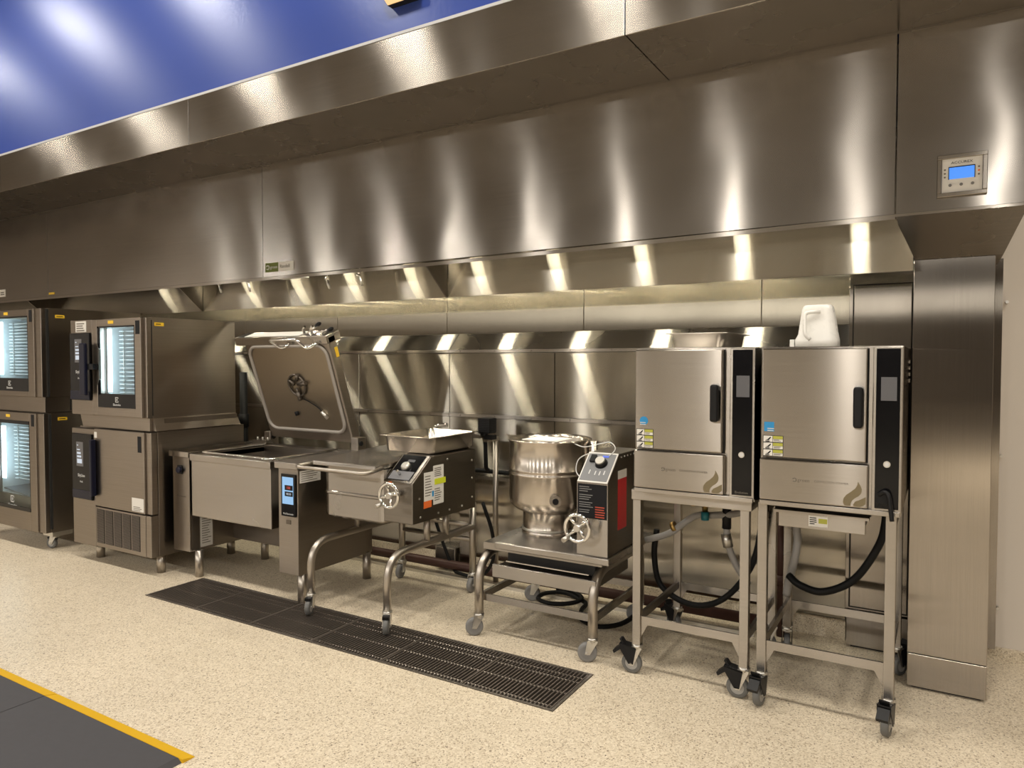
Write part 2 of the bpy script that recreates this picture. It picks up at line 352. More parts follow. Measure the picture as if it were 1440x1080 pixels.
# ================================================================== the exhaust hood
HY, HZ, SZ, FY = 3.66, 2.262, 3.07, 3.06          # hood face, its lower edge, soffit height, fascia
HL, HR, SEAM1, SEAM2 = -11.0, .31, -4.393, -.184
hood = thing('exhaust_hood', 'long brushed steel wall hood above the whole row of equipment', 'hood', (-3,HY,HZ))
def zl(x): return HZ-.03*min(1, max(0, (-.18-x)/2.5))        # the lip hangs a touch lower to the left
for a, b in ((HL,-7.5),(-7.5,SEAM1),(SEAM1,SEAM2),(SEAM2,HR)):
    hexa(bm := B(), [(a+g,HY,zl(a)),(b-g,HY,zl(b)),(b-g,HY+.03,zl(b)),(a+g,HY+.03,zl(a)),(a+g,HY,SZ-.004),(b-g,HY,SZ-.004),(b-g,HY+.03,SZ-.004),(a+g,HY+.03,SZ-.004)])
    obj('front_panel', bm, S_HOOD, hood, .0015, 1)
# turned-in lower lip
bm = B(); n = 12
for i in range(n):
    a = HL+(SEAM2-HL)*i/n; b = HL+(SEAM2-HL)*(i+1)/n
    hexa(bm, [(a,HY-.002,zl(a)-.022),(b,HY-.002,zl(b)-.022),(b,HY+.045,zl(b)-.014),(a,HY+.045,zl(a)-.014),(a,HY-.002,zl(a)),(b,HY-.002,zl(b)),(b,HY+.045,zl(b)),(a,HY+.045,zl(a))])
obj('lip', bm, S_DOOR, hood)
obj('lip', box(B(), SEAM2, HR, HY-.002, HY+.03, HZ-.012, HZ), S_DOOR, hood)
BY, BZ = 3.93, 2.035                                   # inner plate behind the lip
finx = [HL,-8.0,-5.49,-2.87,-.112]
for a, b in zip(finx, finx[1:]):
    prism(bm := B(), [(a+.006,BY,BZ),(a+.006,BY+.005,2.62),(a+.006,BY+.025,2.62),(a+.006,BY+.02,BZ)], (b-a-.012,0,0)); obj('inner_plate', bm, S_PLATE, hood)
for x in finx[1:-1]:
    prism(bm := B(), [(x,HY+.03,HZ-.03),(x,BY,BZ-.01),(x,BY,2.5),(x,HY+.03,2.5)], (-.012,0,0)); obj('side_fin', bm, S_HOOD, hood)
obj('baffle', box(B(), HL, HR, HY+.03, WY-.02, 2.62, 2.66), DKSTEEL, hood)
# small lamps up inside the hood, above the inner plate's edge
for x in (-6.55,-5.85,-5.17,-4.51,-3.77,-3.12,-2.45,-1.78,-1.12):
    lm = obj('hood_lamp', cyl(B(), (x,4.1,2.205), (x,4.1,2.25), .075, 14), ZINC, hood); obj('lamp_stem', cyl(B(), (x,4.1,2.25), (x,4.1,2.62), .012, 8), ZINC, lm)
    L = bpy.data.lights.new('hood_light', 'AREA'); L.shape = 'DISK'; L.size = .13; L.energy = HOOD_W; L.color = (1,.93,.74)
    lo = bpy.data.objects.new('hood_light', L); COL.objects.link(lo); lo.parent = hood; lo.location = Vector((x,4.1,2.20))-ORIG[hood.name]
for k in range(11):  # added lamps, hidden behind the lip, to draw streaks on the inner plate
    x = -.37-.6*k
    lm = obj('added_slot_lamp', box(B(), x-.05, x+.05, 3.715, 3.765, 2.325, 2.35), ZINC, hood); obj('lamp_stem', cyl(B(), (x,3.74,2.35), (x,3.74,2.62), .008, 8), ZINC, lm)
    L = bpy.data.lights.new('added_slot_light', 'AREA'); L.shape = 'DISK'; L.size = .09; L.energy = SLOT_W; L.color = (1,.93,.74)
    lo = bpy.data.objects.new('added_slot_light', L); COL.objects.link(lo); lo.parent = hood; lo.location = Vector((x,3.74,2.32))-ORIG[hood.name]
# right-hand end, tapering into the column
hexa(bm := B(), [(-.11,3.95,2.087),(.24,3.95,2.087),(.24,WY-.02,2.087),(-.11,WY-.02,2.087),(SEAM2,HY+.004,HZ-.004),(HR,HY+.004,HZ-.004),(HR,WY-.02,HZ-.004),(SEAM2,WY-.02,HZ-.004)])
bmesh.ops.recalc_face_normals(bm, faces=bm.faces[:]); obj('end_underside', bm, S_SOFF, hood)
obj('end_panel', box(B(), HR-.02, HR, HY+.03, WY-.02, HZ, SZ), S_HOOD, hood)
# soffit and fascia
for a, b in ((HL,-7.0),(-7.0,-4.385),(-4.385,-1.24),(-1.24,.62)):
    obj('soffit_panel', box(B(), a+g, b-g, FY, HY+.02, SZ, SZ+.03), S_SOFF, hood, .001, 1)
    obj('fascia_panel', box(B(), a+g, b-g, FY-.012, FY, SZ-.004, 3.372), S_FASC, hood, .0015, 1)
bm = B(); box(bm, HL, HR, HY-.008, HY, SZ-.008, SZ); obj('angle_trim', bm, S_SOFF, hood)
for px, py in ((1040,282),(1188,363)): pass
# lever latches under the lip
for px, py in ((309,398),(349,395),(460,390),(505,385)):
    p = aty(px, py, 3.74); t = B(); cyl(t, (p.x,3.74,p.z+.03), (p.x,3.74,p.z-.01), .012, 8); cyl(t, (p.x-.012,3.735,p.z-.01), (p.x+.012,3.735,p.z-.012), .012, 8)
    lt = obj('latch', t, CHROME, hood); t = B(); tube(t, [(p.x,3.735,p.z-.01),(p.x+.02,3.73,p.z-.05),(p.x+.035,3.73,p.z-.085)], [.008,.011,.009], 8); obj('latch_lever', t, ZINC, lt)
p = aty(410, 386, 3.72); obj('light_bracket', box(B(), p.x-.13, p.x+.14, 3.705, 3.76, p.z-.028, p.z-.008), WHITE, hood)
# far-left bracket glimpsed behind the oven
p = aty(22, 418, 3.72); obj('light_bracket', box(B(), p.x-.25, p.x+.2, 3.705, 3.77, p.z-.03, p.z-.005), ZINC, hood)
# maker's badges
x0, x1, z0, z1 = -4.36, -4.06, 2.268, 2.335
obj('badge', box(B(), x0, x0+.14, HY-.004, HY, z0, z1), GREENL, hood); obj('badge', box(B(), x0+.14, x1, HY-.004, HY, z0, z1), WHITE, hood)
text('badge_lettering', 'groen', .034, (x0+.052,HY-.005,(z0+z1)/2), RY, LITE, hood); bm = B(); tube(bm, [(x0+.027+.015*math.cos(a),HY-.005,(z0+z1)/2+.015*math.sin(a)) for a in [k*PI/6-2.5 for k in range(11)]], .004, 6); obj('badge_emblem', bm, LITE, hood)
text('badge_lettering', 'Randell', .036, (x0+.157,HY-.005,(z0+z1)/2), RY, GINK, hood)
p = aty(8, 411, HY); obj('badge', box(B(), p.x-.12, p.x, HY-.004, HY, p.z-.045, p.z+.03), WHITE, hood); lines_y('badge_print', p.x-.1, p.x-.015, p.z+.005, .02, 2, HY-.004, GINK, hood, .012)
p = aty(73, 413, HY); obj('badge', box(B(), p.x-.05, p.x+.05, HY-.004, HY, p.z-.008, p.z+.012), YEL, hood)

# ------------------------------------------------------------------ control pad on the hood
dp = thing('hood_control_pad', 'square white control pad with lit blue display on the hood face', 'control panel', (.068,HY,2.31))
dx0, dx1, dz0, dz1 = -.024, .160, 2.313, 2.493
bm = B(); t = .018
for a in ((dx0,dx1,dz0,dz0+t),(dx0,dx1,dz1-t,dz1),(dx0,dx0+t,dz0+t,dz1-t),(dx1-t,dx1,dz0+t,dz1-t)): box(bm, a[0], a[1], HY-.022, HY, a[2], a[3])
obj('bezel', bm, S_DOOR, dp, .002, 1)
obj('face_plate', box(B(), dx0+t, dx1-t, HY-.014, HY, dz0+t, dz1-t), WHITE, dp)
obj('display', box(B(), .021, .113, HY-.0155, HY-.014, 2.388, 2.437), SCREEN_B, dp); 
bm = B()
for a in ((.018,.116,2.437,2.4405),(.018,.0205,2.386,2.437),(.1135,.116,2.386,2.437)): box(bm, a[0], a[1], HY-.017, HY-.014, a[2], a[3])
obj('display_surround', bm, INK, dp)
text('lettering', 'ACCUREX', .015, (.067,HY-.0145,2.457), RY, INK, dp, align='CENTER', sx=1.15)
for x, z, m in ((.025,2.362,INK),(.066,2.362,INK),(.107,2.362,INK)): obj('button', cyl(B(), (x,HY-.017,z), (x,HY-.012,z), .0065, 10), GREYR, dp)
for x in (.005,.129):
    for k, z in enumerate((2.43,2.414,2.398)): obj('indicator', cyl(B(), (x,HY-.016,z), (x,HY-.012,z), .004, 8), ORANGE if (x > .1 and k == 1) else GINK, dp)

# ------------------------------------------------------------------ column and service chase
col = thing('hood_column', 'tall brushed steel column with a kick plate carrying the hood end', 'column', (.05,3.955,0))
cx0, cx1, cy = -.115, .212, 3.955
obj('shaft', box(B(), cx0, cx1, cy, WY-.05, .174, 2.087), S_V, col, .002, 1)
obj('kick_plate', box(B(), cx0+.001, cx1-.001, cy-.002, WY-.05, .012, .171), S_V, col, .002, 1)
obj('foot', box(B(), cx0+.02, cx1-.02, cy+.02, WY-.06, 0, .02), DARKV, col)
ch = thing('service_chase', 'shallow steel service chase with a flush access door beside the column', 'cabinet', (-.27,4.36,0))
hx0, hx1, hy = -.436, -.118, 4.36
obj('body', box(B(), hx0, hx1, hy, WY-.005, .215, 2.085), S_V, ch, .002, 1)
obj('door_gap', box(B(), hx0+.018, hx1-.008, hy-.002, hy+.002, .225, 2.022), DARKV, ch)
dr = obj('access_door', box(B(), hx0+.025, hx1-.015, hy-.008, hy, .232, 2.015), S_V, ch, .002, 1)
obj('kick_plate', box(B(), hx0+.008, hx1, hy-.004, WY-.005, .01, .208), S_V, ch, .002, 1)
obj('foot', box(B(), hx0+.03, hx1, hy+.01, WY-.06, 0, .012), DARKV, ch)
p = aty(1279, 500, hy); 

# wooden sign on the blue wall, only its lower corner in view
sg = thing('wooden_sign', 'pale wooden sign board on the blue wall above the hood', 'sign', (-2.52,3.06,3.53))
bm = B(); prism(bm, [(-2.607,3.025,3.535),(-2.40,3.025,3.535),(-2.40,3.025,3.95),(-2.65,3.025,3.95),(-2.65,3.025,3.60)], (0,.04,0)); obj('board', bm, WOOD, sg)
bm = B(); prism(bm, [(-2.607,3.027,3.533),(-2.40,3.027,3.533),(-2.40,3.027,3.54),(-2.607,3.027,3.54)], (0,.038,0)); obj('edge_band', bm, INK, sg)

# ================================================================== floor drain and mats
gr = thing('floor_drain_grate', 'long dark slotted floor drain grate set in the speckled floor', 'floor grate', (-3.06,3.06,0))
GX0, GX1, GY0, GY1 = -4.636, -1.491, 2.842, 3.288
bm = B(); w = .014
for a in ((GX0,GX1,GY0,GY0+w),(GX0,GX1,GY1-w,GY1),(GX0,GX0+w,GY0+w,GY1-w),(GX1-w,GX1,GY0+w,GY1-w)): box(bm, a[0], a[1], a[2], a[3], -.06, .003)
obj('frame', bm, pmat('frame_steel', (.30,.27,.24), .4, .9), gr)
bm = B(); box(bm, GX0+w, GX1-w, GY0+w, GY1-w, -.115, -.11); obj('trough', bm, DARKV, gr)
nb = 148; first = None
for i in range(nb):
    x = GX0+w+.010+(GX1-GX0-2*w-.02)*i/(nb-1)
    if first is None:
        bm = B(); box(bm, x-.0035, x+.0035, GY0+w, GY1-w, -.028, 0); first = obj('bar', bm, GRATE, gr); fx = x
    else:
        o = first.copy(); COL.objects.link(o); o.location = first.location+Vector((x-fx,0,0))
for y in (GY0+.052, GY0+.20, GY0+.335, GY1-.06):
    bm = B(); cyl(bm, (GX0+w,y,-.008), (GX1-w,y,-.008), .0052, 6); obj('cross_rod', bm, pmat('rod_steel', (.36,.32,.28), .35, .9), gr)
for k in range(1, 6):
    x = GX0+(GX1-GX0)*k/6; obj('section_bar', box(B(), x-.005, x+.005, GY0+w, GY1-w, -.03, .001), GRATE, gr)
def mat(x0, x1, label, yend):
    t = thing('floor_mat', label, 'floor mat', ((x0+x1)/2,1.3,0)); y1 = 1.765; y0 = .80
    obj('pad', box(B(), x0, x1-(.03 if yend else 0), y0+.05, y1-.055, 0, .016), MATG, t, .002, 1)
    prism(bm := B(), [(x0,y1-.055,0),(x0,y1,0),(x0,y1,.002),(x0,y1-.055,.016)], (x1-x0-(.0 if yend else .003),0,0)); obj('yellow_edge', bm, MATY, t)
    prism(bm := B(), [(x0,y0,0),(x0,y0+.05,0),(x0,y0+.05,.016),(x0,y0,.002)], (x1-x0-.003,0,0)); obj('yellow_edge', bm, MATY, t)
    if yend:
        prism(bm := B(), [(x1-.03,y0+.05,0),(x1-.005,y0+.05,0),(x1-.03,y0+.05,.016)], (0,y1-y0-.105,0)); obj('dark_edge', bm, MATG, t)
mat(-3.607, -2.557, 'grey anti-fatigue mat with yellow edges and a loose free end', True)
mat(-8.2, -3.612, 'long grey anti-fatigue mat with yellow edges lying next to the shorter mat', False)

# ================================================================== casters
def caster(parent, x, y, top, r=.05, head=0., style='grey', stem=.022):
    """swivel caster under a leg whose end is at (x, y, top)"""
    d = Vector((math.cos(head), math.sin(head), 0)); s = Vector((-d.y, d.x, 0)); c = Vector((x,y,r))+d*.028; P = Vector((x,y,0))
    bm = B(); cyl(bm, P+Vector((0,0,top-.012)), P+Vector((0,0,top+.006)), stem+.006, 14)
    zt = max(top-.012, 2*r+.004)
    cyl(bm, P+Vector((0,0,zt-.008)), P+Vector((0,0,top-.01)), .026, 12)
    for k in (-1, 1):
        o = s*(k*.021)
        a = [P+o+Vector((0,0,zt))-d*.026, P+o+Vector((0,0,zt))+d*.03, c+o+d*.013+Vector((0,0,-.006)), c+o-d*.013+Vector((0,0,-.008))]
        prism(bm, a, s*(.003*k))
    box(bm, 0,0,0,0,0,0) if False else None
    a = P+Vector((0,0,zt)); q = [a-d*.026-s*.024, a+d*.03-s*.024, a+d*.03+s*.024, a-d*.026+s*.024]; prism(bm, q, (0,0,.006))
    cs = obj('caster', bm, ZINC, parent)
    bm = B(); n = 24; prof = [(-.015,r*.62),(-.016,r*.9),(-.011,r),(.011,r),(.016,r*.9),(.015,r*.62)]
    rings = [[bm.verts.new(c+s*o+(d*math.cos(2*PI*k/n)+Vector((0,0,1))*math.sin(2*PI*k/n))*rr) for k in range(n)] for o, rr in prof]
    for ra, rb in zip(rings, rings[1:]):
        for k in range(n): bm.faces.new([ra[k], ra[(k+1) % n], rb[(k+1) % n], rb[k]]).smooth = True
    bmesh.ops.recalc_face_normals(bm, faces=bm.faces[:])
    obj('wheel', bm, GREYR if style == 'grey' else pmat('wheel_grey', (.13,.13,.125), .5), cs)
    bm = B(); cyl(bm, c-s*.0135, c+s*.0135, r*.64, 18); obj('hub', bm, GREYR if style == 'grey' else pmat('hub_grey', (.36,.35,.33), .4), cs)
    bm = B(); cyl(bm, c-s*.028, c+s*.028, .007, 8); obj('axle', bm, ZINC, cs)
    if style == 'brake':
        bm = B(); u = Vector((0,0,1))
        for k in (-1, 1):
            o = s*(k*.025); prism(bm, [a+o+d*.0, a+o+d*.085+u*.012, a+o+d*.088-u*.008, c+o+d*.012, c+o-d*.012], s*(.003*k))
        prism(bm, [a+d*.0-s*.028+u*.002, a+d*.088-s*.028+u*.016, a+d*.088+s*.028+u*.016, a+s*.028+u*.002], (0,0,-.006))
        prism(bm, [a+d*.07-s*.024+u*.016, a+d*.125-s*.024-u*.03, a+d*.118-s*.024-u*.044, a+d*.062-s*.024+u*.0], s*.048)
        prism(bm, [a+d*.074-s*.02+u*.012, a+d*.09-s*.02+u*.034, a+d*.08-s*.02+u*.036, a+d*.064-s*.02+u*.014], s*.04)
        obj('brake_pedal', bm, BLACK, cs)
    elif style == 'lock':
        bm = B(); u = Vector((0,0,1)); prism(bm, [a+d*.02-s*.02+u*.004, a+d*.058-s*.02-u*.002, a+d*.056-s*.02-u*.02, a+d*.02-s*.02-u*.014], s*.04); obj('brake_pedal', bm, BLACK, cs)
    return cs

# ================================================================== combi ovens
def ebadge(parent, x, z, Y, s=.02):
    """square emblem of two bars, with the maker's name under it"""
    bm = B(); q = s*.5; t = s*.13
    for a in ((x-q,x+q,z+q-t,z+q),(x-q,x+q,z-q,z-q+t),(x-q,x-q+t,z-q,z+q),(x+q-t,x+q,z-q,z-q*.4),(x+q-t,x+q,z+q*.4,z+q),(x-q*.35,x+q*.5,z-t*.5,z+t*.5),(x-t*.5,x+t*.5,z-q*.5,z+q*.5)): box(bm, a[0], a[1], Y-.0012, Y, a[2], a[3])
    obj('emblem', bm, LITE, parent); text('lettering', 'Electrolux', s*.62, (x,Y-.0008,z-s*.95), RY, LITE, parent, align='CENTER')
def cpanel(parent, x0, x1, z0, z1, Y, scr, hand, lt='SkyLine', lz=.42):
    """black control strip with a lit screen and a navy door handle"""
    c = obj('control_panel', box(B(), x0, x1, Y-.012, Y, z0, z1), BLACKG, parent, .003)
    xm = (x0+x1)/2-.01; h = z1-z0
    obj('screen', box(B(), *scr[:2], Y-.0135, Y-.012, *scr[2:]), SCREEN_D, c)
    sw = scr[1]-scr[0]; sh = scr[3]-scr[2]; bm = B()
    for k, (a, b, f) in enumerate(((.12,.30,.8),(.36,.44,.7),(.50,.58,.62),(.66,.70,.5),(.84,.88,.2))): box(bm, scr[0]+sw*.12, scr[0]+sw*(.12+f*.95*.9), Y-.0145, Y-.0135, scr[2]+sh*a, scr[2]+sh*b)
    obj('screen_print', bm, SCREEN_W, c)
    z = z0+h*lz; text('lettering', lt, .034, (xm,Y-.0125,z), RY, LITE, c, align='CENTER'); text('lettering', 'ProS', .02, (xm,Y-.0125,z-.05), RY, LITE, c, align='CENTER')
    obj('panel_foot', box(B(), x0+.004, x1-.004, Y-.0165, Y-.012, z0+.006, z0+h*.14), NAVY, c, .003)
    return c
def oven_shell(t, x0, x1, yf, yb, z0, z1, cav, mat=None):
    """hollow steel body, open to the front at the cavity"""
    mat = mat or S_OVEN; a, b, c, d = cav; bm = B(); ym = yb-.12
    box(bm, x0, a, yf, yb, z0, z1); box(bm, b, x1, yf, yb, z0, z1); box(bm, a, b, yf, yb, z0, c); box(bm, a, b, yf, yb, d, z1); box(bm, a, b, ym, yb, c, d)
    o = obj('body', bm, mat, t)
    bm = B(); e = .004
    box(bm, a, b, ym-e, ym, c, d); box(bm, a, a+e, yf+.02, ym, c, d); box(bm, b-e, b, yf+.02, ym, c, d); box(bm, a, b, yf+.02, ym, c, c+e); box(bm, a, b, yf+.02, ym, d-e, d)
    obj('cavity', bm, CAVITY, t); return o
def shelves(t, x0, x1, y0, y1, z0, z1, n, xr=None):
    """tray rails: n runners on the left wall and wires reaching across"""
    r = obj('tray_rack', (lambda bm: [cyl(bm, (x, y, z0), (x, y, z1), .005, 6) for x in (x0+.02, x1-.02) for y in (y0+.05, y1-.05)] and bm)(B()), ZINC, t)
    for i in range(n):
        z = z0+(z1-z0)*(i+.5)/n; bm = B(); box(bm, x0+.012, x0+.075, y0+.02, y1-.02, z-.003, z+.003); box(bm, x1-.075, x1-.012, y0+.02, y1-.02, z-.003, z+.003)
        for y in (y0+.04,): box(bm, x0+.02, (xr or x1)-.02, y-.004, y+.004, z-.004, z+.004)
        obj('tray_runner', bm, CAVITY, r)
def door(t, x0, x1, yf, z0, z1, win, th=.06, mat=None, notch=False):
    a, b, c, d = win; bm = B()
    box(bm, x0, a, yf, yf+th, z0, z1); box(bm, b, x1, yf, yf+th, z0, z1); box(bm, a, b, yf, yf+th, z0, c); box(bm, a, b, yf, yf+th, d, z1)
    return obj('door', bm, mat or S_OVEN, t, .003)
def ysticker_x(t, y, z, X, w=.075, h=.026):
    s = obj('sticker', box(B(), X, X+.0015, y, y+w, z, z+h), YEL, t); 
    lines_x('sticker_print', y+.01, y+w-.01, z+h*.62, .01, 1, X+.0015, INK, s, .006)
def ysticker_y(t, x, z, Y, w=.07, h=.024):
    s = obj('sticker', box(B(), x, x+w, Y-.0015, Y, z, z+h), YEL, t)

# --- upper oven on the chiller
t = thing('combi_oven', 'steel combi oven with lit window and black touch panel, stacked on the blast chiller', 'oven', (-5.48,3.4,1.075))
X0, X1, YF, YB, Z0, Z1 = -5.98, -4.985, 3.075, 3.86, 1.178, 1.925
WIN = (-5.60, -5.10, 1.247, 1.868)
oven_shell(t, X0, X1, YF+.062, YB, Z0, Z1, (-5.60,-5.09,1.30,1.87))
D = door(t, -5.667, -5.022, YF, Z0+.004, Z1-.004, WIN)
obj('side_column', box(B(), X0, -5.672, YF+.004, YF+.062, Z0, Z1), S_OVEN, t, .003)
obj('hinge_strip', box(B(), -5.022, X1, YF+.02, YF+.062, Z0+.004, Z1-.004), S_OVEN, t, .004)
obj('hinge_gap', box(B(), X1-.006, X1+.0015, YF+.058, YF+.066, Z0+.02, Z1-.02), DARKV, t)
obj('glass_pane', box(B(), WIN[0], WIN[1], YF+.006, YF+.010, WIN[2]+.105, WIN[3]), GLASS, D)
bm = B(); w = .022
box(bm, WIN[0], WIN[1], YF+.003, YF+.014, WIN[2], WIN[2]+.105); box(bm, WIN[0], WIN[0]+w, YF+.003, YF+.014, WIN[2]+.105, WIN[3]); box(bm, WIN[1]-w*.6, WIN[1], YF+.003, YF+.014, WIN[2]+.105, WIN[3]); box(bm, WIN[0], WIN[1], YF+.003, YF+.014, WIN[3]-.012, WIN[3])
obj('glass_border', bm, BLACKG, D)
for za in (WIN[2]+.06, WIN[3]-.17):
    prism(bm := B(), [(WIN[0]-.001,YF-.001,WIN[2]+.17),(WIN[0]+.025,YF-.001,WIN[2]+.215),(WIN[0]+.025,YF-.001,WIN[3]-.175),(WIN[0]-.001,YF-.001,WIN[3]-.13)], (0,.016,0))
obj('window_jog', bm, S_OVEN, D)
ebadge(D, -5.345, WIN[2]+.06, YF+.003, .04)
C = cpanel(t, -5.975, -5.69, 1.292, 1.822, YF+.004, (-5.90,-5.80,1.59,1.775), None)
obj('handle', box(B(), -5.745, -5.665, YF-.062, YF-.035, 1.335, 1.74), NAVY, D, .008); obj('handle_stub', box(B(), -5.70, -5.59, YF-.04, YF+.004, 1.535, 1.58), BLACK, D, .003)
obj('led_strip', box(B(), -5.575, -5.53, YF+.068, YF+.078, 1.36, 1.85), LED_CAV, t)
shelves(t, -5.55, -5.10, YF+.12, 3.70, 1.34, 1.85, 16, -5.25)
obj('lamp_cover', box(B(), -5.20, -5.105, YF+.3, YF+.31, 1.36, 1.85), CAVITY, t)
ysticker_x(t, 3.16, 1.862, X1); ysticker_y(t, -5.44, 1.885, YF)
s = obj('sticker', box(B(), -5.90, -5.75, YF+.001, YF+.004, 1.83, 1.915), WHITE, t); lines_y('sticker_print', -5.885, -5.77, 1.90, .018, 4, YF+.001, GINK, s, .008)
obj('sticker', box(B(), -5.085, -5.035, YF-.0015, YF, 1.80, 1.90), INK, D)
prism(bm := B(), [(-4.985,3.14,1.178),(-4.985,3.86,1.178),(-4.95,3.88,1.082),(-4.95,3.14,1.082)], (-.99,0,0)); obj('stacking_riser', bm, S_OVEN, t)
obj('riser_front', box(B(), -5.90, -5.0, 3.12, 3.14, 1.08, 1.178), S_OVEN, t, .002)
obj('riser_seam', box(B(), -4.972, -4.969, 3.22, 3.86, 1.085, 1.17), S_OVEN, t)
# --- blast chiller
t = thing('blast_chiller', 'steel blast chiller with solid door and louvred grille under an oven', 'chiller', (-5.5,3.5,0))
X0, X1, YF, YB, Z0, Z1 = -6.03, -4.975, 3.10, 3.93, .14, 1.075
obj('body', box(B(), X0, X1, YF+.065, YB, Z0, Z1), S_OVEN, t, .003)
obj('front_column', box(B(), X0, -5.705, YF, YF+.065, Z0-.01, Z1-.012), S_OVEN, t, .003)
D = obj('door', box(B(), -5.70, -5.04, YF-.004, YF+.06, .462, Z1-.004), S_OVEN, t, .004)
obj('door_return', box(B(), -5.04, X1+.004, YF+.01, YF+.06, .462, Z1-.004), S_OVEN, D, .004)
G = obj('grille_frame', box(B(), -5.70, -5.04, YF, YF+.065, Z0, .452), S_OVEN, t, .003)
obj('grille_return', box(B(), -5.04, X1, YF+.004, YF+.065, Z0, .452), S_OVEN, G, .004)
for k in range(5):
    a = -5.685+k*.118; bm = B(); box(bm, a, a+.105, YF-.0015, YF, .172, .437)
    gp = obj('louvre_backing', bm, DARKV, G); bm = B()
    for j in range(27):
        z = .176+j*.0097; prism(bm, [(a+.004,YF-.0015,z),(a+.004,YF-.005,z+.001),(a+.004,YF-.0015,z+.006)], (.097,0,0))
    lo = obj('louvres', bm, S_OVEN, gp); lo['kind'] = 'stuff'
C = cpanel(t, -6.012, -5.728, .497, 1.022, YF, (-5.945,-5.845,.76,.955), None, lz=.36)
obj('handle', box(B(), -5.705, -5.675, YF-.045, YF-.005, .54, .985), NAVY, D, .006)
s = obj('sticker', box(B(), -5.20, -5.05, YF-.0055, YF-.004, .475, .575), WHITE, D); lines_y('sticker_print', -5.18, -5.075, .51, .012, 3, YF-.0055, GINK, s, .004)
obj('sticker', box(B(), -5.115, -5.07, YF-.0055, YF-.004, .92, 1.04), INK, D); obj('sticker', box(B(), -5.695, -5.66, YF-.0055, YF-.004, 1.0, 1.045), WHITE, D)
for x, y in ((-5.86,3.22),(-5.04,3.22),(-5.86,3.84),(-5.04,3.84)):
    bm = B(); cyl(bm, (x,y,.0), (x,y,Z0+.01), .032, 16); obj('leg', bm, S_TUBE, t)
bm = B(); cyl(bm, (-5.45,3.45,.10), (-5.45,3.45,.14), .14, 18); obj('drain_pan', bm, DKSTEEL, t)

# --- far-left stack
t = thing('combi_oven', 'large steel combi oven with glowing window stacked upon another oven', 'oven', (-7.0,3.4,1.17))
X0, X1, YF, YB, Z0, Z1 = -7.62, -6.395, 3.05, 3.92, 1.30, 2.045
WIN = (-7.30,-6.60,1.345,1.985)
oven_shell(t, X0, X1, YF+.062, YB, Z0, Z1, (-7.28,-6.59,1.44,1.98))
D = door(t, -7.36, -6.50, YF, Z0, Z1-.004, WIN)
obj('side_column', box(B(), X0, -7.365, YF+.004, YF+.062, Z0, Z1), S_OVEN, t, .003)
obj('control_panel', box(B(), X0+.005, -7.38, YF-.008, YF+.004, 1.40, 1.95), BLACKG, t, .003)
obj('hinge_strip', box(B(), -6.50, X1-.012, YF+.012, YF+.062, Z0, Z1-.004), S_OVEN, t, .004); obj('hinge_gap', box(B(), X1-.012, X1+.001, YF+.05, YF+.068, Z0, Z1-.01), DARKV, t)
obj('glass_pane', box(B(), WIN[0], WIN[1], YF+.006, YF+.010, WIN[2]+.11, WIN[3]), GLASS, D)
bm = B(); box(bm, WIN[0], WIN[1], YF+.003, YF+.014, WIN[2], WIN[2]+.11); box(bm, WIN[1]-.012, WIN[1], YF+.003, YF+.014, WIN[2]+.11, WIN[3]); box(bm, WIN[0], WIN[1], YF+.003, YF+.014, WIN[3]-.012, WIN[3]); box(bm, WIN[0], WIN[0]+.012, YF+.003, YF+.014, WIN[2]+.11, WIN[3]); obj('glass_border', bm, BLACKG, D)
ebadge(D, -6.93, WIN[2]+.065, YF+.003, .042)
obj('led_strip', box(B(), -7.25, -7.20, YF+.068, YF+.078, 1.48, 1.95), LED_CAV, t)
shelves(t, -7.24, -6.60, YF+.12, 3.75, 1.47, 1.95, 17)
ysticker_x(t, 3.17, 1.965, X1); ysticker_y(t, -7.0, 2.0, YF); obj('sticker', box(B(), -6.57, -6.525, YF-.0015, YF, 1.93, 2.03), INK, D)
obj('riser', box(B(), X0+.1, -6.40, YF+.03, YB-.02, 1.17, 1.298), S_OVEN, t, .002); obj('riser_seam', box(B(), -6.400, -6.397, 3.28, 3.29, 1.18, 1.29), DARKV, t)
t = thing('combi_oven', 'lower steel combi oven on casters carrying a second oven', 'oven', (-7.0,3.4,0))
Z0, Z1 = .155, 1.165; WIN = (-7.30,-6.605,.315,1.09)
oven_shell(t, X0, X1+.01, YF+.062, YB, Z0, Z1, (-7.28,-6.60,.42,1.09))
D = door(t, -7.36, -6.50, YF, Z0, Z1-.004, WIN)
obj('side_column', box(B(), X0, -7.365, YF+.004, YF+.062, Z0, Z1), S_OVEN, t, .003)
obj('hinge_strip', box(B(), -6.50, X1, YF+.012, YF+.062, Z0, Z1-.004), S_OVEN, t, .004); obj('hinge_gap', box(B(), X1-.002, X1+.011, YF+.05, YF+.068, Z0+.03, Z1-.01), DARKV, t)
obj('glass_pane', box(B(), WIN[0], WIN[1], YF+.006, YF+.010, WIN[2], WIN[3]), GLASS, D)
bm = B(); box(bm, WIN[1]-.014, WIN[1], YF+.003, YF+.014, WIN[2], WIN[3]); box(bm, WIN[0], WIN[1], YF+.003, YF+.014, WIN[2], WIN[2]+.03); box(bm, WIN[0], WIN[1], YF+.003, YF+.014, WIN[3]-.03, WIN[3]); obj('glass_border', bm, BLACKG, D)
ebadge(D, -6.93, .40, YF+.005, .06)
obj('led_strip', box(B(), -7.25, -7.19, YF+.068, YF+.078, .55, 1.02), LED_CAV, t)
shelves(t, -7.24, -6.62, YF+.14, 3.75, .52, 1.02, 15, -6.85)
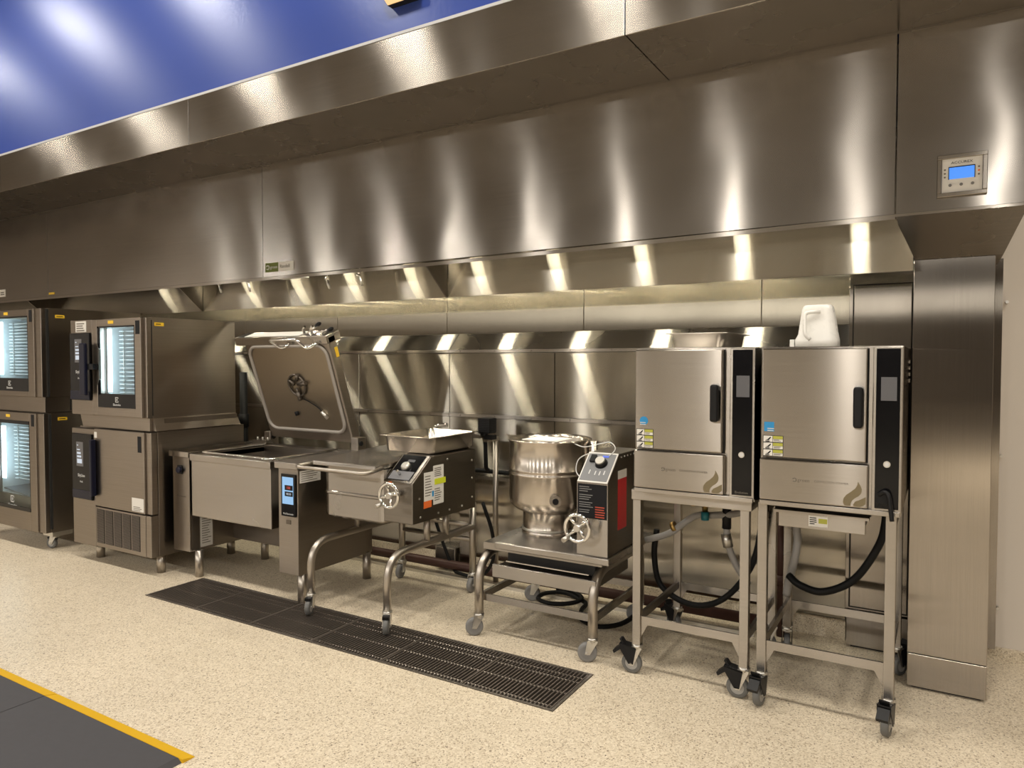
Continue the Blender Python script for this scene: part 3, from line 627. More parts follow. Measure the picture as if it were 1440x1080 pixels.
bm = B(); prism(bm, [(-7.25,3.13,.45),(-6.63,3.13,.40),(-6.63,3.75,.40),(-7.25,3.75,.45)], (0,0,.012)); obj('drip_tray', bm, CAVDK, t)
ysticker_x(t, 3.17, 1.10, X1+.01); ysticker_y(t, -7.0, 1.115, YF); obj('sticker', box(B(), -6.57, -6.525, YF-.0015, YF, 1.05, 1.15), INK, D)
obj('caster_plate', box(B(), -6.56, -6.40, 3.12, 3.28, .115, .155), ZINC, t)
caster(t, -6.47, 3.17, .115, .045, math.radians(200), 'lock'); caster(t, -6.47, 3.8, .15, .045, math.radians(200)); caster(t, -7.5, 3.17, .15, .045, math.radians(200)); caster(t, -7.5, 3.8, .15, .045, math.radians(200))

# ================================================================== pressure braising pan
t = thing('braising_pan', 'wide steel braising pan with lid raised and lit touch screen on right console', 'braising pan', (-4.24,3.6,0))
def console(x0, x1):
    c = obj('console', box(B(), x0, x1, 3.243, 3.95, .19, .892), S_OVEN, t, .004)
    obj('cap', box(B(), x0-.018, x1+.015, 3.225, 3.96, .893, .935), S_BOX, c, .003); return c
cl = console(-4.915, -4.72); cr_ = console(-3.765, -3.58)
obj('switch', box(B(), -4.85, -4.795, 3.235, 3.243, .765, .83), BLACK, cl, .003); bm = B(); cyl(bm, (-4.815,3.215,.797), (-4.815,3.24,.797), .022, 12); obj('switch_knob', bm, NAVY, cl)
text('lettering', 'ProThermetic', .018, (-4.86,3.2425,.60), RY, GINK, cl)
obj('side_strip', box(B(), -4.72, -4.715, 3.26, 3.32, .20, .46), DKSTEEL, cl)
s = obj('data_plate', box(B(), -4.72, -4.714, 3.33, 3.43, .21, .45), WHITE, cl); lines_x('data_print', 3.34, 3.42, .44, .018, 12, -4.714, GINK, s, .005)
s = obj('data_plate', box(B(), -3.768, -3.765, 3.29, 3.44, .62, .84), WHITE, cr_)
s = obj('data_plate', box(B(), -3.58, -3.577, 3.26, 3.44, .80, .88), WHITE, cr_); lines_x('data_print', 3.27, 3.42, .87, .014, 5, -3.577, GINK, s, .004)
sc = obj('touch_panel', box(B(), -3.728, -3.595, 3.233, 3.243, .578, .858), BLACKG, cr_, .002)
obj('touch_screen', box(B(), -3.715, -3.612, 3.2315, 3.233, .66, .838), SCREEN_C, sc)
obj('screen_tile', box(B(), -3.69, -3.615, 3.2305, 3.2315, .752, .785), INK, sc); obj('screen_tile', box(B(), -3.69, -3.615, 3.2305, 3.2315, .712, .743), INK, sc)
text('screen_digits', '150', .024, (-3.655,3.2303,.768), RY, pmat('screen_red', (.3,.02,.02), .4, emit=(1,.15,.1), estr=.5), sc, align='CENTER'); text('screen_digits', '00:30', .02, (-3.653,3.2303,.727), RY, SCREEN_W, sc, align='CENTER')
text('lettering', 'ProThermetic', .017, (-3.66,3.2327,.595), RY, LITE, sc, align='CENTER')
obj('usb_cover', box(B(), -3.69, -3.648, 3.24, 3.243, .525, .552), DKSTEEL, cr_)
for x, y in ((-4.71+.015,3.30),(-3.61,3.30),(-4.66,3.87),(-3.6,3.91)):
    bm = B(); cyl(bm, (x,y,0), (x,y,.2), .030, 16); obj('leg', bm, S_TUBE, t)
# pan
px0, px1, py0, py1, pz0, pz1 = -4.695, -3.84, 3.245, 3.93, .465, .918
bm = B(); w = .05
outer = [(px0,py0),(px1,py0),(px1,py1),(px0,py1)]; inner = [(px0+w,py0+w),(px1-w,py0+w),(px1-w,py1-w),(px0+w,py1-w)]
ob = [bm.verts.new((x,y,pz0)) for x, y in outer]; ot = [bm.verts.new((x,y,pz1)) for x, y in outer]; it = [bm.verts.new((x,y,pz1)) for x, y in inner]; ib = [bm.verts.new((x,y,pz1-.3)) for x, y in inner]
for k in range(4):
    j = (k+1) % 4; bm.faces.new([ob[k],ob[j],ot[j],ot[k]]); bm.faces.new([ot[k],ot[j],it[j],it[k]]); bm.faces.new([it[k],it[j],ib[j],ib[k]])
bm.faces.new(ob[::-1]); bm.faces.new(ib); bmesh.ops.recalc_face_normals(bm, faces=bm.faces[:])
pan = obj('pan', bm, S_BOX, t, .006)
bm = B()
for a in ((px0-.006,px1+.006,py0-.012,py0+w),(px0-.006,px0+w,py0+w,py1),(px1-w,px1+.006,py0+w,py1)): box(bm, a[0], a[1], a[2], a[3], pz1-.045, pz1+.008)
obj('rim', bm, S_DOOR, pan, .006)
bm = B(); tube(bm, fillet([(px0+w,py1-.02,pz1+.014),(px0+w,py0+w,pz1+.014),(px1-w,py0+w,pz1+.014),(px1-w,py1-.02,pz1+.014)], .03, 4), .009, 8); obj('rim_bead', bm, CHROME, pan)
obj('rear_beam', box(B(), -4.72, -3.76, 3.86, 3.97, .80, .93), S_OVEN, t, .003); obj('cross_panel', box(B(), -4.72, -3.76, 3.62, 3.70, .22, .455), DKSTEEL, t)
for x in (-4.69, -3.735):
    obj('hinge_post', box(B(), x-.035, x+.035, 3.93, 4.02, .90, 1.03), S_OVEN, t, .006)
    bm = B(); cyl(bm, (x+.034,3.965,.985), (x+.042,3.965,.985), .018, 14); obj('hinge_pin', bm, BLACK, t)
bm = B(); box(bm, -4.78, -4.62, 3.86, 3.93, .935, .965); obj('mount_plate', bm, S_BOX, t)
for x in (-4.76,-4.70,-4.64): bm = B(); cyl(bm, (x,3.895,.965), (x,3.895,.985), .008, 8); obj('mount_bolt', bm, ZINC, t)
# lid, leaning slightly forward from its rear hinge
LA, LB = Vector((0,3.955,.985)), Vector((0,3.69,1.775)); ld = (LB-LA).normalized(); ln = Vector((0,-ld.z,ld.y)); H = (LB-LA).length
if ln.y > 0: ln = -ln
lx0, lx1, th = -4.665, -3.765, .085
def LP(x, h, d): return Vector((x,0,0))+LA+ld*h+ln*d        # h along the lid, d out of its inner face
bm = B(); hexa(bm, [LP(lx0,0,0),LP(lx1,0,0),LP(lx1,0,-th),LP(lx0,0,-th),LP(lx0,H,0),LP(lx1,H,0),LP(lx1,H,-th),LP(lx0,H,-th)]); bmesh.ops.recalc_face_normals(bm, faces=bm.faces[:])
lid = obj('lid', bm, S_OVEN, t, .01)
rr = rrect(lx0+.035, lx1-.035, .085, H-.065, .085, 6)
bm = B(); tube(bm, [LP(x,h,.006) for x, h in rr], .013, 8, closed=True); obj('lid_gasket', bm, GASKET, lid)
bm = B(); bm.faces.new([bm.verts.new(LP(x,h,.0015)) for x, h in rrect(lx0+.05, lx1-.05, .10, H-.08, .07, 6)]); obj('lid_liner', bm, pmat('liner_steel', (.36,.305,.235), .36, .9), lid)
obj('lid_top', (lambda bm: hexa(bm, [LP(lx0-.09,H-.055,.012),LP(lx1-.0,H-.055,.012),LP(lx1,H-.055,-th-.05),LP(lx0-.09,H-.055,-th-.05),LP(lx0-.09,H+.012,.012),LP(lx1,H+.012,.012),LP(lx1,H+.012,-th-.05),LP(lx0-.09,H+.012,-th-.05)]))(B()), S_BOX, lid, .006)
hx, hh = -4.19, .46
bm = B(); tube(bm, [LP(hx+.085*math.cos(a),hh+.085*math.sin(a),.014) for a in [2*PI*k/28 for k in range(28)]], .009, 8, closed=True)
for a in (.5, 2.6, 4.7): tube(bm, [LP(hx+.085*math.cos(a),hh+.085*math.sin(a),.014), LP(hx+.02*math.cos(a),hh+.02*math.sin(a),.02)], .012, 6)
obj('valve_ring', bm, DKSTEEL, lid)
for a, b in ((1.1,.10),(.2,.115),(4.75,.12)): bm = B(); tube(bm, [LP(hx+.05*math.cos(a),hh+.05*math.sin(a),.022), LP(hx+b*math.cos(a),hh+b*math.sin(a),.022)], .016, 8); obj('valve_arm', bm, DKSTEEL, lid)
bm = B(); tube(bm, smooth([LP(hx+.03,hh-.11,.012),LP(hx+.09,hh-.135,.012),LP(hx+.16,hh-.175,.012),LP(hx+.20,hh-.215,.012)]), .004, 6); obj('probe_wire', bm, INK, lid)
bm = B(); tube(bm, [LP(hx+.19,hh-.21,.012),LP(hx+.235,hh-.262,.012)], .015, 8); obj('probe_tip', bm, ZINC, lid)
bm = B(); tube(bm, [LP(hx-.09,hh-.22,.01),LP(hx-.085,hh-.25,.01)], .016, 8); obj('vent_plug', bm, INK, lid)
hp = [LP(-4.24,H-.025,.0),LP(-4.24,H+.0,.05),LP(-4.18,H-.065,.085),LP(-4.13,H-.055,.045)]
bm = B(); tube(bm, fillet([LP(-4.13,H-.04,.03),LP(-4.17,H-.065,.075),LP(-4.29,H+.005,.075),LP(-4.0,H+.005,.075),LP(-3.91,H-.07,.075),LP(-3.84,H-.035,.02)], .03, 4), .011, 8); obj('lid_handle', bm, CHROME, lid)
for x, dx, dh in ((-3.98,.13,.085),(-3.90,.16,.045)):
    bm = B(); tube(bm, [LP(x,H+.01,-.02),LP(x+.02,H+.03,-.02),LP(x+dx,H+dh,-.03)], .008, 8); lv = obj('lid_lever', bm, CHROME, lid)
    bm = B(); tube(bm, [LP(x+dx-.03,H+dh-.012,-.028),LP(x+dx+.01,H+dh+.005,-.03),LP(x+dx+.025,H+dh+.01,-.03)], [.011,.016,.009], 10); obj('lever_knob', bm, BLACK, lv)
    bm = B(); tube(bm, [LP(x-.02,H+.008,-.02),LP(x-.025,H+.06,-.02),LP(x+.0,H+.075,-.02)], .010, 8); obj('lever_pivot', bm, CHROME, lv)
p = LP(lx1, H-.13, -.055); bm = B(); hexa(bm, [LP(lx1+.001,H-.17,-.075),LP(lx1+.003,H-.17,-.075),LP(lx1+.003,H-.17,-.045),LP(lx1+.001,H-.17,-.045),LP(lx1+.001,H-.095,-.075),LP(lx1+.003,H-.095,-.075),LP(lx1+.003,H-.095,-.045),LP(lx1+.001,H-.095,-.045)]); obj('sticker', bm, YEL, lid)
bm = B(); hexa(bm, [LP(lx0+.02,H+.013,0),LP(lx1-.28,H+.013,0),LP(lx1-.28,H+.013,-.11),LP(lx0+.02,H+.013,-.11),LP(lx0+.02,H+.016,0),LP(lx1-.28,H+.016,0),LP(lx1-.28,H+.016,-.11),LP(lx0+.02,H+.016,-.11)]); obj('lid_top_sheen', bm, PAPER_SHEEN, lid)  # paper-white sheet stands in for the sheen on the lid's top face

# ================================================================== tilting skillet on a tubular stand
def handwheel(parent, c, r, spokes=4, a0=.4):
    """chrome hand wheel facing -Y"""
    c = Vector(c); pt = lambda a, q, d=0: c+Vector((math.cos(a)*q, d, math.sin(a)*q))
    bm = B(); tube(bm, [pt(2*PI*k/32, r) for k in range(32)], .0105, 8, closed=True); w = obj('handwheel', bm, CHROME, parent)
    for k in range(spokes):
        a = a0+2*PI*k/spokes; bm = B(); tube(bm, [pt(a, .012, .012), pt(a, r-.006)], [.012, .0085], 8); obj('spoke', bm, CHROME, w)
    bm = B(); cyl(bm, c+Vector((0,-.012,0)), c+Vector((0,.09,0)), .018, 12); obj('wheel_hub', bm, ZINC, w)
    bm = B(); q = pt(3.95, r); cyl(bm, q, q+Vector((-.012,-.045,-.012)), .013, 10); obj('wheel_grip', bm, ZINC, w)
    return w
SK = t = thing('tilting_skillet', 'steel tilting skillet with covered pan and handwheel on a bent tube stand', 'tilting skillet', (-3.08,3.6,0))
TR = .024
for x in (-3.40, -2.768):
    bm = B(); tube(bm, fillet([(x,3.18,.115),(x,3.18,.452),(x,4.075,.452)], .24, 9), TR, 14); obj('front_leg', bm, S_TUBE, t)
    bm = B(); cyl(bm, (x,4.075,.115), (x,4.075,.62), TR, 14); obj('rear_leg', bm, S_TUBE, t)
    caster(t, x, 3.18, .125, .05, math.radians(-65 if x < -3 else -60), 'lock'); caster(t, x, 4.075, .125, .05, math.radians(-80))
for z in (.46, .36): bm = B(); cyl(bm, (-3.40,4.075,z), (-2.768,4.075,z), .017, 12); obj('cross_tube', bm, S_TUBE, t)
for x, y in ((-2.768,3.56),(-2.768,3.76),(-3.40,3.6)): bm = B(); cyl(bm, (x,y,.45), (x,y,.62), .022 if x > -3 else .018, 12); obj('support_post', bm, S_TUBE, t)
bm = B(); cyl(bm, (-3.4,3.85,.54), (-2.9,3.85,.54), .02, 10); obj('trunnion_tube', bm, S_TUBE, t)
# control box with sloping front
bx0, bx1 = -2.935, -2.708
prism(bm := B(), [(bx1,3.345,.612),(bx1,4.02,.602),(bx1,4.02,1.004),(bx1,3.53,1.004),(bx1,3.345,.862)], (bx0-bx1,0,0)); BX = obj('control_box', bm, S_DARK, t, .004)
sd = Vector((0,3.53-3.345,1.004-.862)).normalized(); sn = Vector((0,-sd.z,sd.y)); s0 = Vector((0,3.345,.862)); SLn = ((3.53-3.345)**2+(1.004-.862)**2)**.5
def SP(x, h, d): return Vector((x,0,0))+s0+sd*h+sn*d
def slope_plate(name, x0, x1, h0, h1, d0, d1, mat, par, SPf):
    bm = B(); hexa(bm, [SPf(x0,h0,d0),SPf(x1,h0,d0),SPf(x1,h1,d0),SPf(x0,h1,d0),SPf(x0,h0,d1),SPf(x1,h0,d1),SPf(x1,h1,d1),SPf(x0,h1,d1)]); bmesh.ops.recalc_face_normals(bm, faces=bm.faces[:]); return obj(name, bm, mat, par)
fp = slope_plate('face_panel', bx0+.012, bx1-.03, .005, SLn-.004, .0, .004, BLACKG, BX, SP)
slope_plate('face_border', bx1-.028, bx1-.006, .0, SLn, .0, .006, S_DOOR, BX, SP); slope_plate('face_border', bx0+.004, bx1-.02, -.004, .012, .0, .006, S_DOOR, BX, SP)
slope_plate('readout', -2.855, -2.80, .17, .19, .004, .006, SCREEN_D, fp, SP)
slope_plate('print_area', bx0+.02, bx1-.04, .02, .09, .004, .005, pmat('grey_face', (.17,.17,.18), .3), fp, SP)
bm = B(); tube(bm, [SP(-2.835,.125,.004), SP(-2.835,.125,.022), SP(-2.835,.125,.03)], [.034,.030,.022], 18); kn = obj('dial_knob', bm, ZINC, fp)
bm = B(); tube(bm, [SP(-2.845,.06,.004), SP(-2.845,.06,.03), SP(-2.84,.05,.05)], [.010,.008,.006], 8); obj('toggle', bm, CHROME, fp)
lines = slope_plate('warning_mark', -2.89, -2.865, -.02, -.002, .001, .003, ORANGE, BX, SP)
handwheel(t, (-2.808,3.245,.797), .072, 4, .25)
bm = B(); cyl(bm, (-2.808,3.25,.797), (-2.808,3.35,.797), .014, 10); obj('crank_shaft', bm, ZINC, t)
for y, z in ((3.42,.665),(3.60,.66),(3.72,.66),(3.86,.66),(3.98,.70),(3.98,.83),(3.98,.95),(3.41,.78),(3.70,.99)): bm = B(); cyl(bm, (bx1-.001,y,z-.02), (bx1+.004,y,z-.02), .007, 8); obj('screw', bm, ZINC, BX)
XS = bx1
s = plate_x('label', 3.455, 3.548, .735, .912, XS, WHITE, BX); lines_x('label_print', 3.465, 3.535, .89, .017, 8, XS+.0015, GINK, s, .005)
s = plate_x('label', 3.452, 3.53, .692, .735, XS, ORANGE, BX); s = plate_x('label', 3.548, 3.655, .70, .945, XS+.0004, WHITE, BX); lines_x('label_print', 3.56, 3.64, .93, .012, 5, XS+.0019, GINK, s, .005); lines_x('label_print', 3.56, 3.64, .80, .014, 6, XS+.0019, GINK, s, .005)
s = plate_x('label', 3.56, 3.675, .825, .862, XS+.002, LIME, BX)
plate_x('label', 3.535, 3.552, .755, .79, XS+.001, BLUES, BX)
# pan and cover
sx0, sx1, sy0, sy1 = -3.465, -2.94, 3.355, 4.0
bm = B(); prof = rrect(sx0, sx1, sy0, sy1, .05, 4)
def loop(z, grow=0): return [bm.verts.new((x+(grow if x > (sx0+sx1)/2 else -grow), y+(grow if y > (sy0+sy1)/2 else -grow), z)) for x, y in prof]
rings = [loop(.585, -.012), loop(.598), loop(.735), loop(.742,.006), loop(.752,.006), loop(.76), loop(.925)]
for a, b in zip(rings, rings[1:]):
    for k in range(len(a)): bm.faces.new([a[k], a[(k+1) % len(a)], b[(k+1) % len(a)], b[k]])
bm.faces.new(rings[0][::-1]); bm.faces.new(rings[-1]); pb = obj('pan_body', bm, S_BOX, t)
cz = .932
hexa(bm := B(), [(-3.495,3.285,cz-.004),(-2.95,3.285,cz-.004),(-2.945,4.02,cz+.012),(-3.50,4.02,cz+.012),(-3.49,3.288,cz+.024),(-2.955,3.288,cz+.024),(-2.955,4.0,cz+.055),(-3.49,4.0,cz+.055)]); cov = obj('cover', bm, S_BOX, t, .006)
bm = B(); tube(bm, fillet([(-3.495,3.34,cz+.006),(-3.53,3.165,cz-.004),(-2.915,3.165,cz-.004),(-2.945,3.34,cz+.006)], .06, 6), .0125, 10); obj('cover_handle', bm, S_TUBE, cov)
bm = B(); tube(bm, smooth([(-3.24,4.01,.965),(-3.20,4.08,1.00),(-3.17,4.13,1.07),(-3.12,4.15,1.13),(-3.04,4.15,1.14)]), .0155, 10); obj('hinge_arm', bm, CHROME, cov)
for x in (-3.40,-3.27,-3.12): bm = B(); cyl(bm, (x,3.99,cz+.05), (x,3.99,cz+.075), .007, 8); obj('hinge_bolt', bm, ZINC, cov)
# black electrical inlet behind the box
t2 = thing('power_plug', 'ribbed black power connector on a steel arm behind the tilting skillet', 'plug', (-2.72,4.2,1.02))
obj('arm', box(B(), -2.83, -2.73, 4.17, 4.22, 1.055, 1.085), S_DOOR, t2, .003); obj('clamp', box(B(), -2.735, -2.665, 4.165, 4.225, 1.052, 1.082), BLACK, t2)
bm = B(); box(bm, -2.77, -2.68, 4.15, 4.24, 1.095, 1.20)
for k in range(8): box(bm, -2.773, -2.676, 4.146, 4.244, 1.105+k*.012, 1.111+k*.012)
obj('connector', bm, BLACK, t2); bm = B(); cyl(bm, (-2.745,4.19,1.07), (-2.745,4.19,1.10), .03, 10); obj('gland', bm, BLACK, t2)
bm = B(); tube(bm, fillet([(-2.745,4.2,1.08),(-2.77,4.25,.83),(-2.785,4.3,.815)], .03, 4), .015, 8); obj('cable', bm, RUBBER, t2)
bm = B(); cyl(bm, (-2.74,4.33,.0), (-2.74,4.33,1.055), .02, 10); box(bm, -2.76, -2.72, 4.19, 4.35, 1.03, 1.055); obj('post', bm, S_TUBE, t2)
bm = B(); cyl(bm, (-4.0,4.41,.785), (-2.1,4.41,.785), .016, 10); tag(obj('black_conduit', bm, RUBBER), 'straight black conduit along the steel wall behind the kettle', 'pipe')
# hotel pans
def hotel_pan(label, x0, x1, y0, y1, z0, z1, mat, cat='pan'):
    t = thing('hotel_pan', label, cat, ((x0+x1)/2,(y0+y1)/2,z0)); bm = B()
    def lp(i, z, r): return [bm.verts.new((x,y,z)) for x, y in rrect(x0+i, x1-i, y0+i, y1-i, r, 4)]
    R = [lp(.045,z0,.03), lp(.034,z0+.012,.04), lp(.024,z1-.004,.045), lp(.0,z1,.03), lp(.0,z1+.003,.03), lp(.026,z1+.002,.043), lp(.036,z0+.014,.038), lp(.046,z0+.003,.03)]
    for a, b in zip(R, R[1:]):
        for k in range(len(a)): bm.faces.new([a[k], a[(k+1) % len(a)], b[(k+1) % len(a)], b[k]]).smooth = True
    bm.faces.new(R[0][::-1]); bm.faces.new(R[-1]); bmesh.ops.recalc_face_normals(bm, faces=bm.faces[:]); obj('pan_shell', bm, mat, t); return t
hotel_pan('deep steel hotel pan resting on the skillet control box', -3.165, -2.71, 3.55, 4.10, 1.007, 1.115, S_POT)

# ================================================================== steam kettle on a tubular stand
KT = t = thing('steam_kettle', 'round tilting steam kettle with red-striped control box on a caster stand', 'steam kettle', (-1.9,3.7,0))
KR = .027
for x, yb in ((-2.285,4.12),(-1.56,4.12)):
    bm = B(); tube(bm, fillet([(x,3.43,.115),(x,3.43,.468),(x,yb,.468)], .20, 9), KR, 14); obj('front_leg', bm, S_TUBE, t)
    bm = B(); tube(bm, fillet([(x,yb-.12,.468),(x,yb,.468),(x,yb,.115)], .1, 6), KR, 14); obj('rear_leg', bm, S_TUBE, t)
    caster(t, x, 3.43, .125, .052, math.radians(215 if x < -2 else 205)); caster(t, x, yb, .125, .052, math.radians(200))
    bm = B(); box(bm, x-.01, x+.01, 3.44, yb, .205, .245); obj('side_rail', bm, S_BOX, t)
obj('front_rail', box(B(), -2.285, -1.56, 3.445, 3.457, .205, .245), S_BOX, t); obj('rear_rail', box(B(), -2.285, -1.56, 4.11, 4.122, .205, .245), S_BOX, t)
obj('base_plate', box(B(), -2.16, -1.458, 3.40, 4.08, .532, .57), S_BOX, t, .006)
obj('under_frame', box(B(), -2.30, -1.54, 3.50, 4.1, .492, .532), S_BOX, t)
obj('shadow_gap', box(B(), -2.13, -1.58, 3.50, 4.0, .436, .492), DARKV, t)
tr = obj('drip_drawer', box(B(), -2.195, -1.545, 3.43, 3.445, .358, .432), S_BOX, t, .003); obj('drawer_tray', box(B(), -2.17, -1.57, 3.445, 3.95, .37, .425), DKSTEEL, tr); obj('drawer_runner', box(B(), -2.12, -1.6, 3.46, 3.47, .448, .454), ZINC, tr)
KX, KY = -2.012, 3.79
bm = B(); lathe(bm, [(0,.57),(.166,.57),(.168,.585),(.160,.592),(.160,.70),(.168,.705),(.205,.722),(.235,.75),(.2435,.785),(.2435,.925),(.249,.930),(.249,.938),(.2445,.943),(.2445,.952),(.249,.957),(.249,.965),(.2435,.970),(.2435,1.115),(.254,1.13),(.254,1.137),(.246,1.14),(.232,1.12),(.232,.80),(.15,.72),(0,.70)], KX, KY, 48)
bmesh.ops.recalc_face_normals(bm, faces=bm.faces[:]); pot = obj('kettle_bowl', bm, S_POT, t)
prism(bm := B(), [(KX-.235,KY-.06,1.128),(KX-.31,KY-.005,1.142),(KX-.235,KY+.05,1.128)], (0,0,.006)); obj('pouring_lip', bm, S_POT, pot)
bm = B(); tube(bm, [(KX+.162*math.cos(a), KY+.162*math.sin(a), .60) for a in [2*PI*k/36 for k in range(36)]], .008, 6, closed=True); obj('clamp_ring', bm, ZINC, pot)
a = -2.05+.55; fx = Vector((KX+.2435*math.cos(-.95), KY+.2435*math.sin(-.95), .80)); nd = Vector((math.cos(-.95), math.sin(-.95), 0))
bm = B(); cyl(bm, fx-nd*.005, fx+nd*.015, .034, 18); dn = obj('sight_port', bm, S_DOOR, pot); bm = B(); cyl(bm, fx+nd*.01, fx+nd*.018, .018, 14); obj('port_plug', bm, BLACK, dn)
obj('cover_arm', (lambda bm: tube(bm, fillet([(-1.70,3.85,.60),(-1.70,3.85,.75),(-1.76,3.84,.82),(-1.745,3.84,1.13)], .06, 5), .03, 10))(B()), S_POT, t)
bm = B(); tube(bm, [(-1.82,3.79,.62),(-1.66,3.70,.66),(-1.62,3.70,.72)], .035, 10); obj('trunnion', bm, S_TUBE, t)
# control box
kx0, kx1 = -1.648, -1.472
prism(bm := B(), [(kx1,3.42,.57),(kx1,3.86,.57),(kx1,3.86,1.10),(kx1,3.572,1.10),(kx1,3.42,.962)], (kx0-kx1,0,0)); KB = obj('control_box', bm, MATS['steel_box_dark'], t, .004)
obj('front_skin', box(B(), kx0, kx1, 3.417, 3.42, .572, .955), S_BOX, KB)
sd2 = Vector((0,3.572-3.42,1.10-.962)).normalized(); sn2 = Vector((0,-sd2.z,sd2.y)); s02 = Vector((0,3.42,.962)); SL2 = ((3.572-3.42)**2+(1.10-.962)**2)**.5
def KP(x, h, d): return Vector((x,0,0))+s02+sd2*h+sn2*d
fp = slope_plate('face_panel', kx0+.002, kx1-.002, -.004, SL2-.002, 0, .005, WHITE, KB, KP)
slope_plate('face_inset', kx0+.009, kx1-.009, .006, SL2-.012, .005, .0065, pmat('slate_face', (.20,.205,.215), .35), fp, KP)
bm = B(); tube(bm, [KP(-1.548,.125,.006), KP(-1.548,.125,.022), KP(-1.548,.125,.03)], [.036,.029,.02], 18); kn = obj('dial_skirt', bm, BLACK, fp); bm = B(); tube(bm, [KP(-1.55,.127,.024), KP(-1.55,.127,.036)], [.027,.025], 18); obj('dial_knob', bm, ZINC, fp)
slope_plate('rocker_switch', -1.617, -1.588, .13, .175, .006, .02, BLACK, fp, KP)
slope_plate('readout', -1.556, -1.52, .168, .18, .0065, .009, pmat('readout_blue', (.05,.08,.4), .4, emit=(.15,.25,1), estr=.4), fp, KP)
for i, (x, h) in enumerate(((-1.60,.05),(-1.565,.045),(-1.54,.045),(-1.515,.05))): slope_plate('scale_mark', x, x+.006, h, h+.028, .0065, .0072, LITE, fp, KP)
s = plate_y('instruction_plate', kx0+.004, kx1-.004, .77, .952, 3.417, INK, KB)
for z, n, mm in ((.938,3,LITE),(.895,3,LITE),(.855,3,LITE),(.815,2,LITE)): lines_y('instruction_print', kx0+.014, kx0+.095, z, .0115, n, 3.415, pmat('dim_print', (.22,.22,.22), .5), s, .0035)
lines_y('instruction_print', kx1-.07, kx1-.012, .836, .013, 5, 3.415, pmat('red_print', (.42,.06,.03), .5), s, .006, .15)
handwheel(t, (-1.612,3.345,.727), .070, 4, .7); bm = B(); cyl(bm, (-1.612,3.35,.727), (-1.612,3.42,.727), .015, 10); obj('crank_shaft', bm, ZINC, t)
obj('warning_plate', box(B(), -1.64, -1.585, 3.414, 3.4165, .768, .80), pmat('red_badge', (.3,.03,.02), .4), KB) if False else None
s = plate_x('warning_strip', 3.555, 3.675, .69, .965, kx1, RED, KB); plate_x('label', 3.555, 3.675, .965, 1.01, kx1, WHITE, KB)
for k in range(6): bm = B(); cyl(bm, (kx1-.001,3.60+k*.045,1.08), (kx1+.003,3.60+k*.045,1.08), .0045, 8); obj('screw', bm, ZINC, KB)
bm = B(); tube(bm, smooth([(-1.79,3.68,1.125),(-1.70,3.62,1.12),(-1.60,3.6,1.145),(-1.53,3.58,1.16),(-1.49,3.56,1.13),(-1.52,3.55,1.09),(-1.55,3.545,1.08)]), .0028, 6); obj('signal_wire', bm, LITE, t)
bm = B(); tube(bm, smooth([(-1.58,3.53,1.10),(-1.62,3.5,1.10),(-1.665,3.47,1.07),(-1.67,3.45,1.01),(-1.63,3.43,.975),(-1.615,3.425,.965)]), .0028, 6); obj('signal_wire', bm, LITE, t)
bm = B(); box(bm, -2.08, -1.86, 3.58, 3.78, 1.141, 1.144); hexa(bm, [(-2.085,3.58,1.1445),(-1.875,3.57,1.1445),(-1.88,3.77,1.1445),(-2.07,3.775,1.1445),(-2.085,3.58,1.1465),(-1.875,3.57,1.1465),(-1.88,3.77,1.1465),(-2.07,3.775,1.1465)])
tag(obj('paper_manual', bm, PAPER_SHEEN), 'white paper booklet laid across the rim of the steam kettle', 'paper')
# coiled lead on the floor
bm = B(); pts = [(-1.62,4.15,.52),(-1.60,4.2,.30),(-1.56,4.14,.10),(-1.60,3.98,.03),(-1.72,3.86,.02),(-1.86,3.92,.02),(-1.92,4.05,.025),(-1.94,4.16,.03),(-2.02,4.2,.04),(-2.14,4.24,.045),(-2.24,4.17,.045),(-2.24,4.06,.04),(-2.12,4.02,.04),(-2.0,4.09,.045),(-1.98,4.18,.055),(-2.08,4.25,.06),(-2.2,4.25,.06)]
tube(bm, smooth(pts, 5), .0145, 8); obj('power_cord', bm, RUBBER, KT)
bm = B(); tube(bm, smooth([(-2.70,4.10,.62),(-2.66,4.16,.40),(-2.68,4.2,.20),(-2.80,4.22,.06),(-3.0,4.25,.04),(-3.1,4.3,.06),(-3.2,4.30,.25),(-3.28,4.31,.42)]), .013, 8); obj('power_cord', bm, RUBBER, SK)
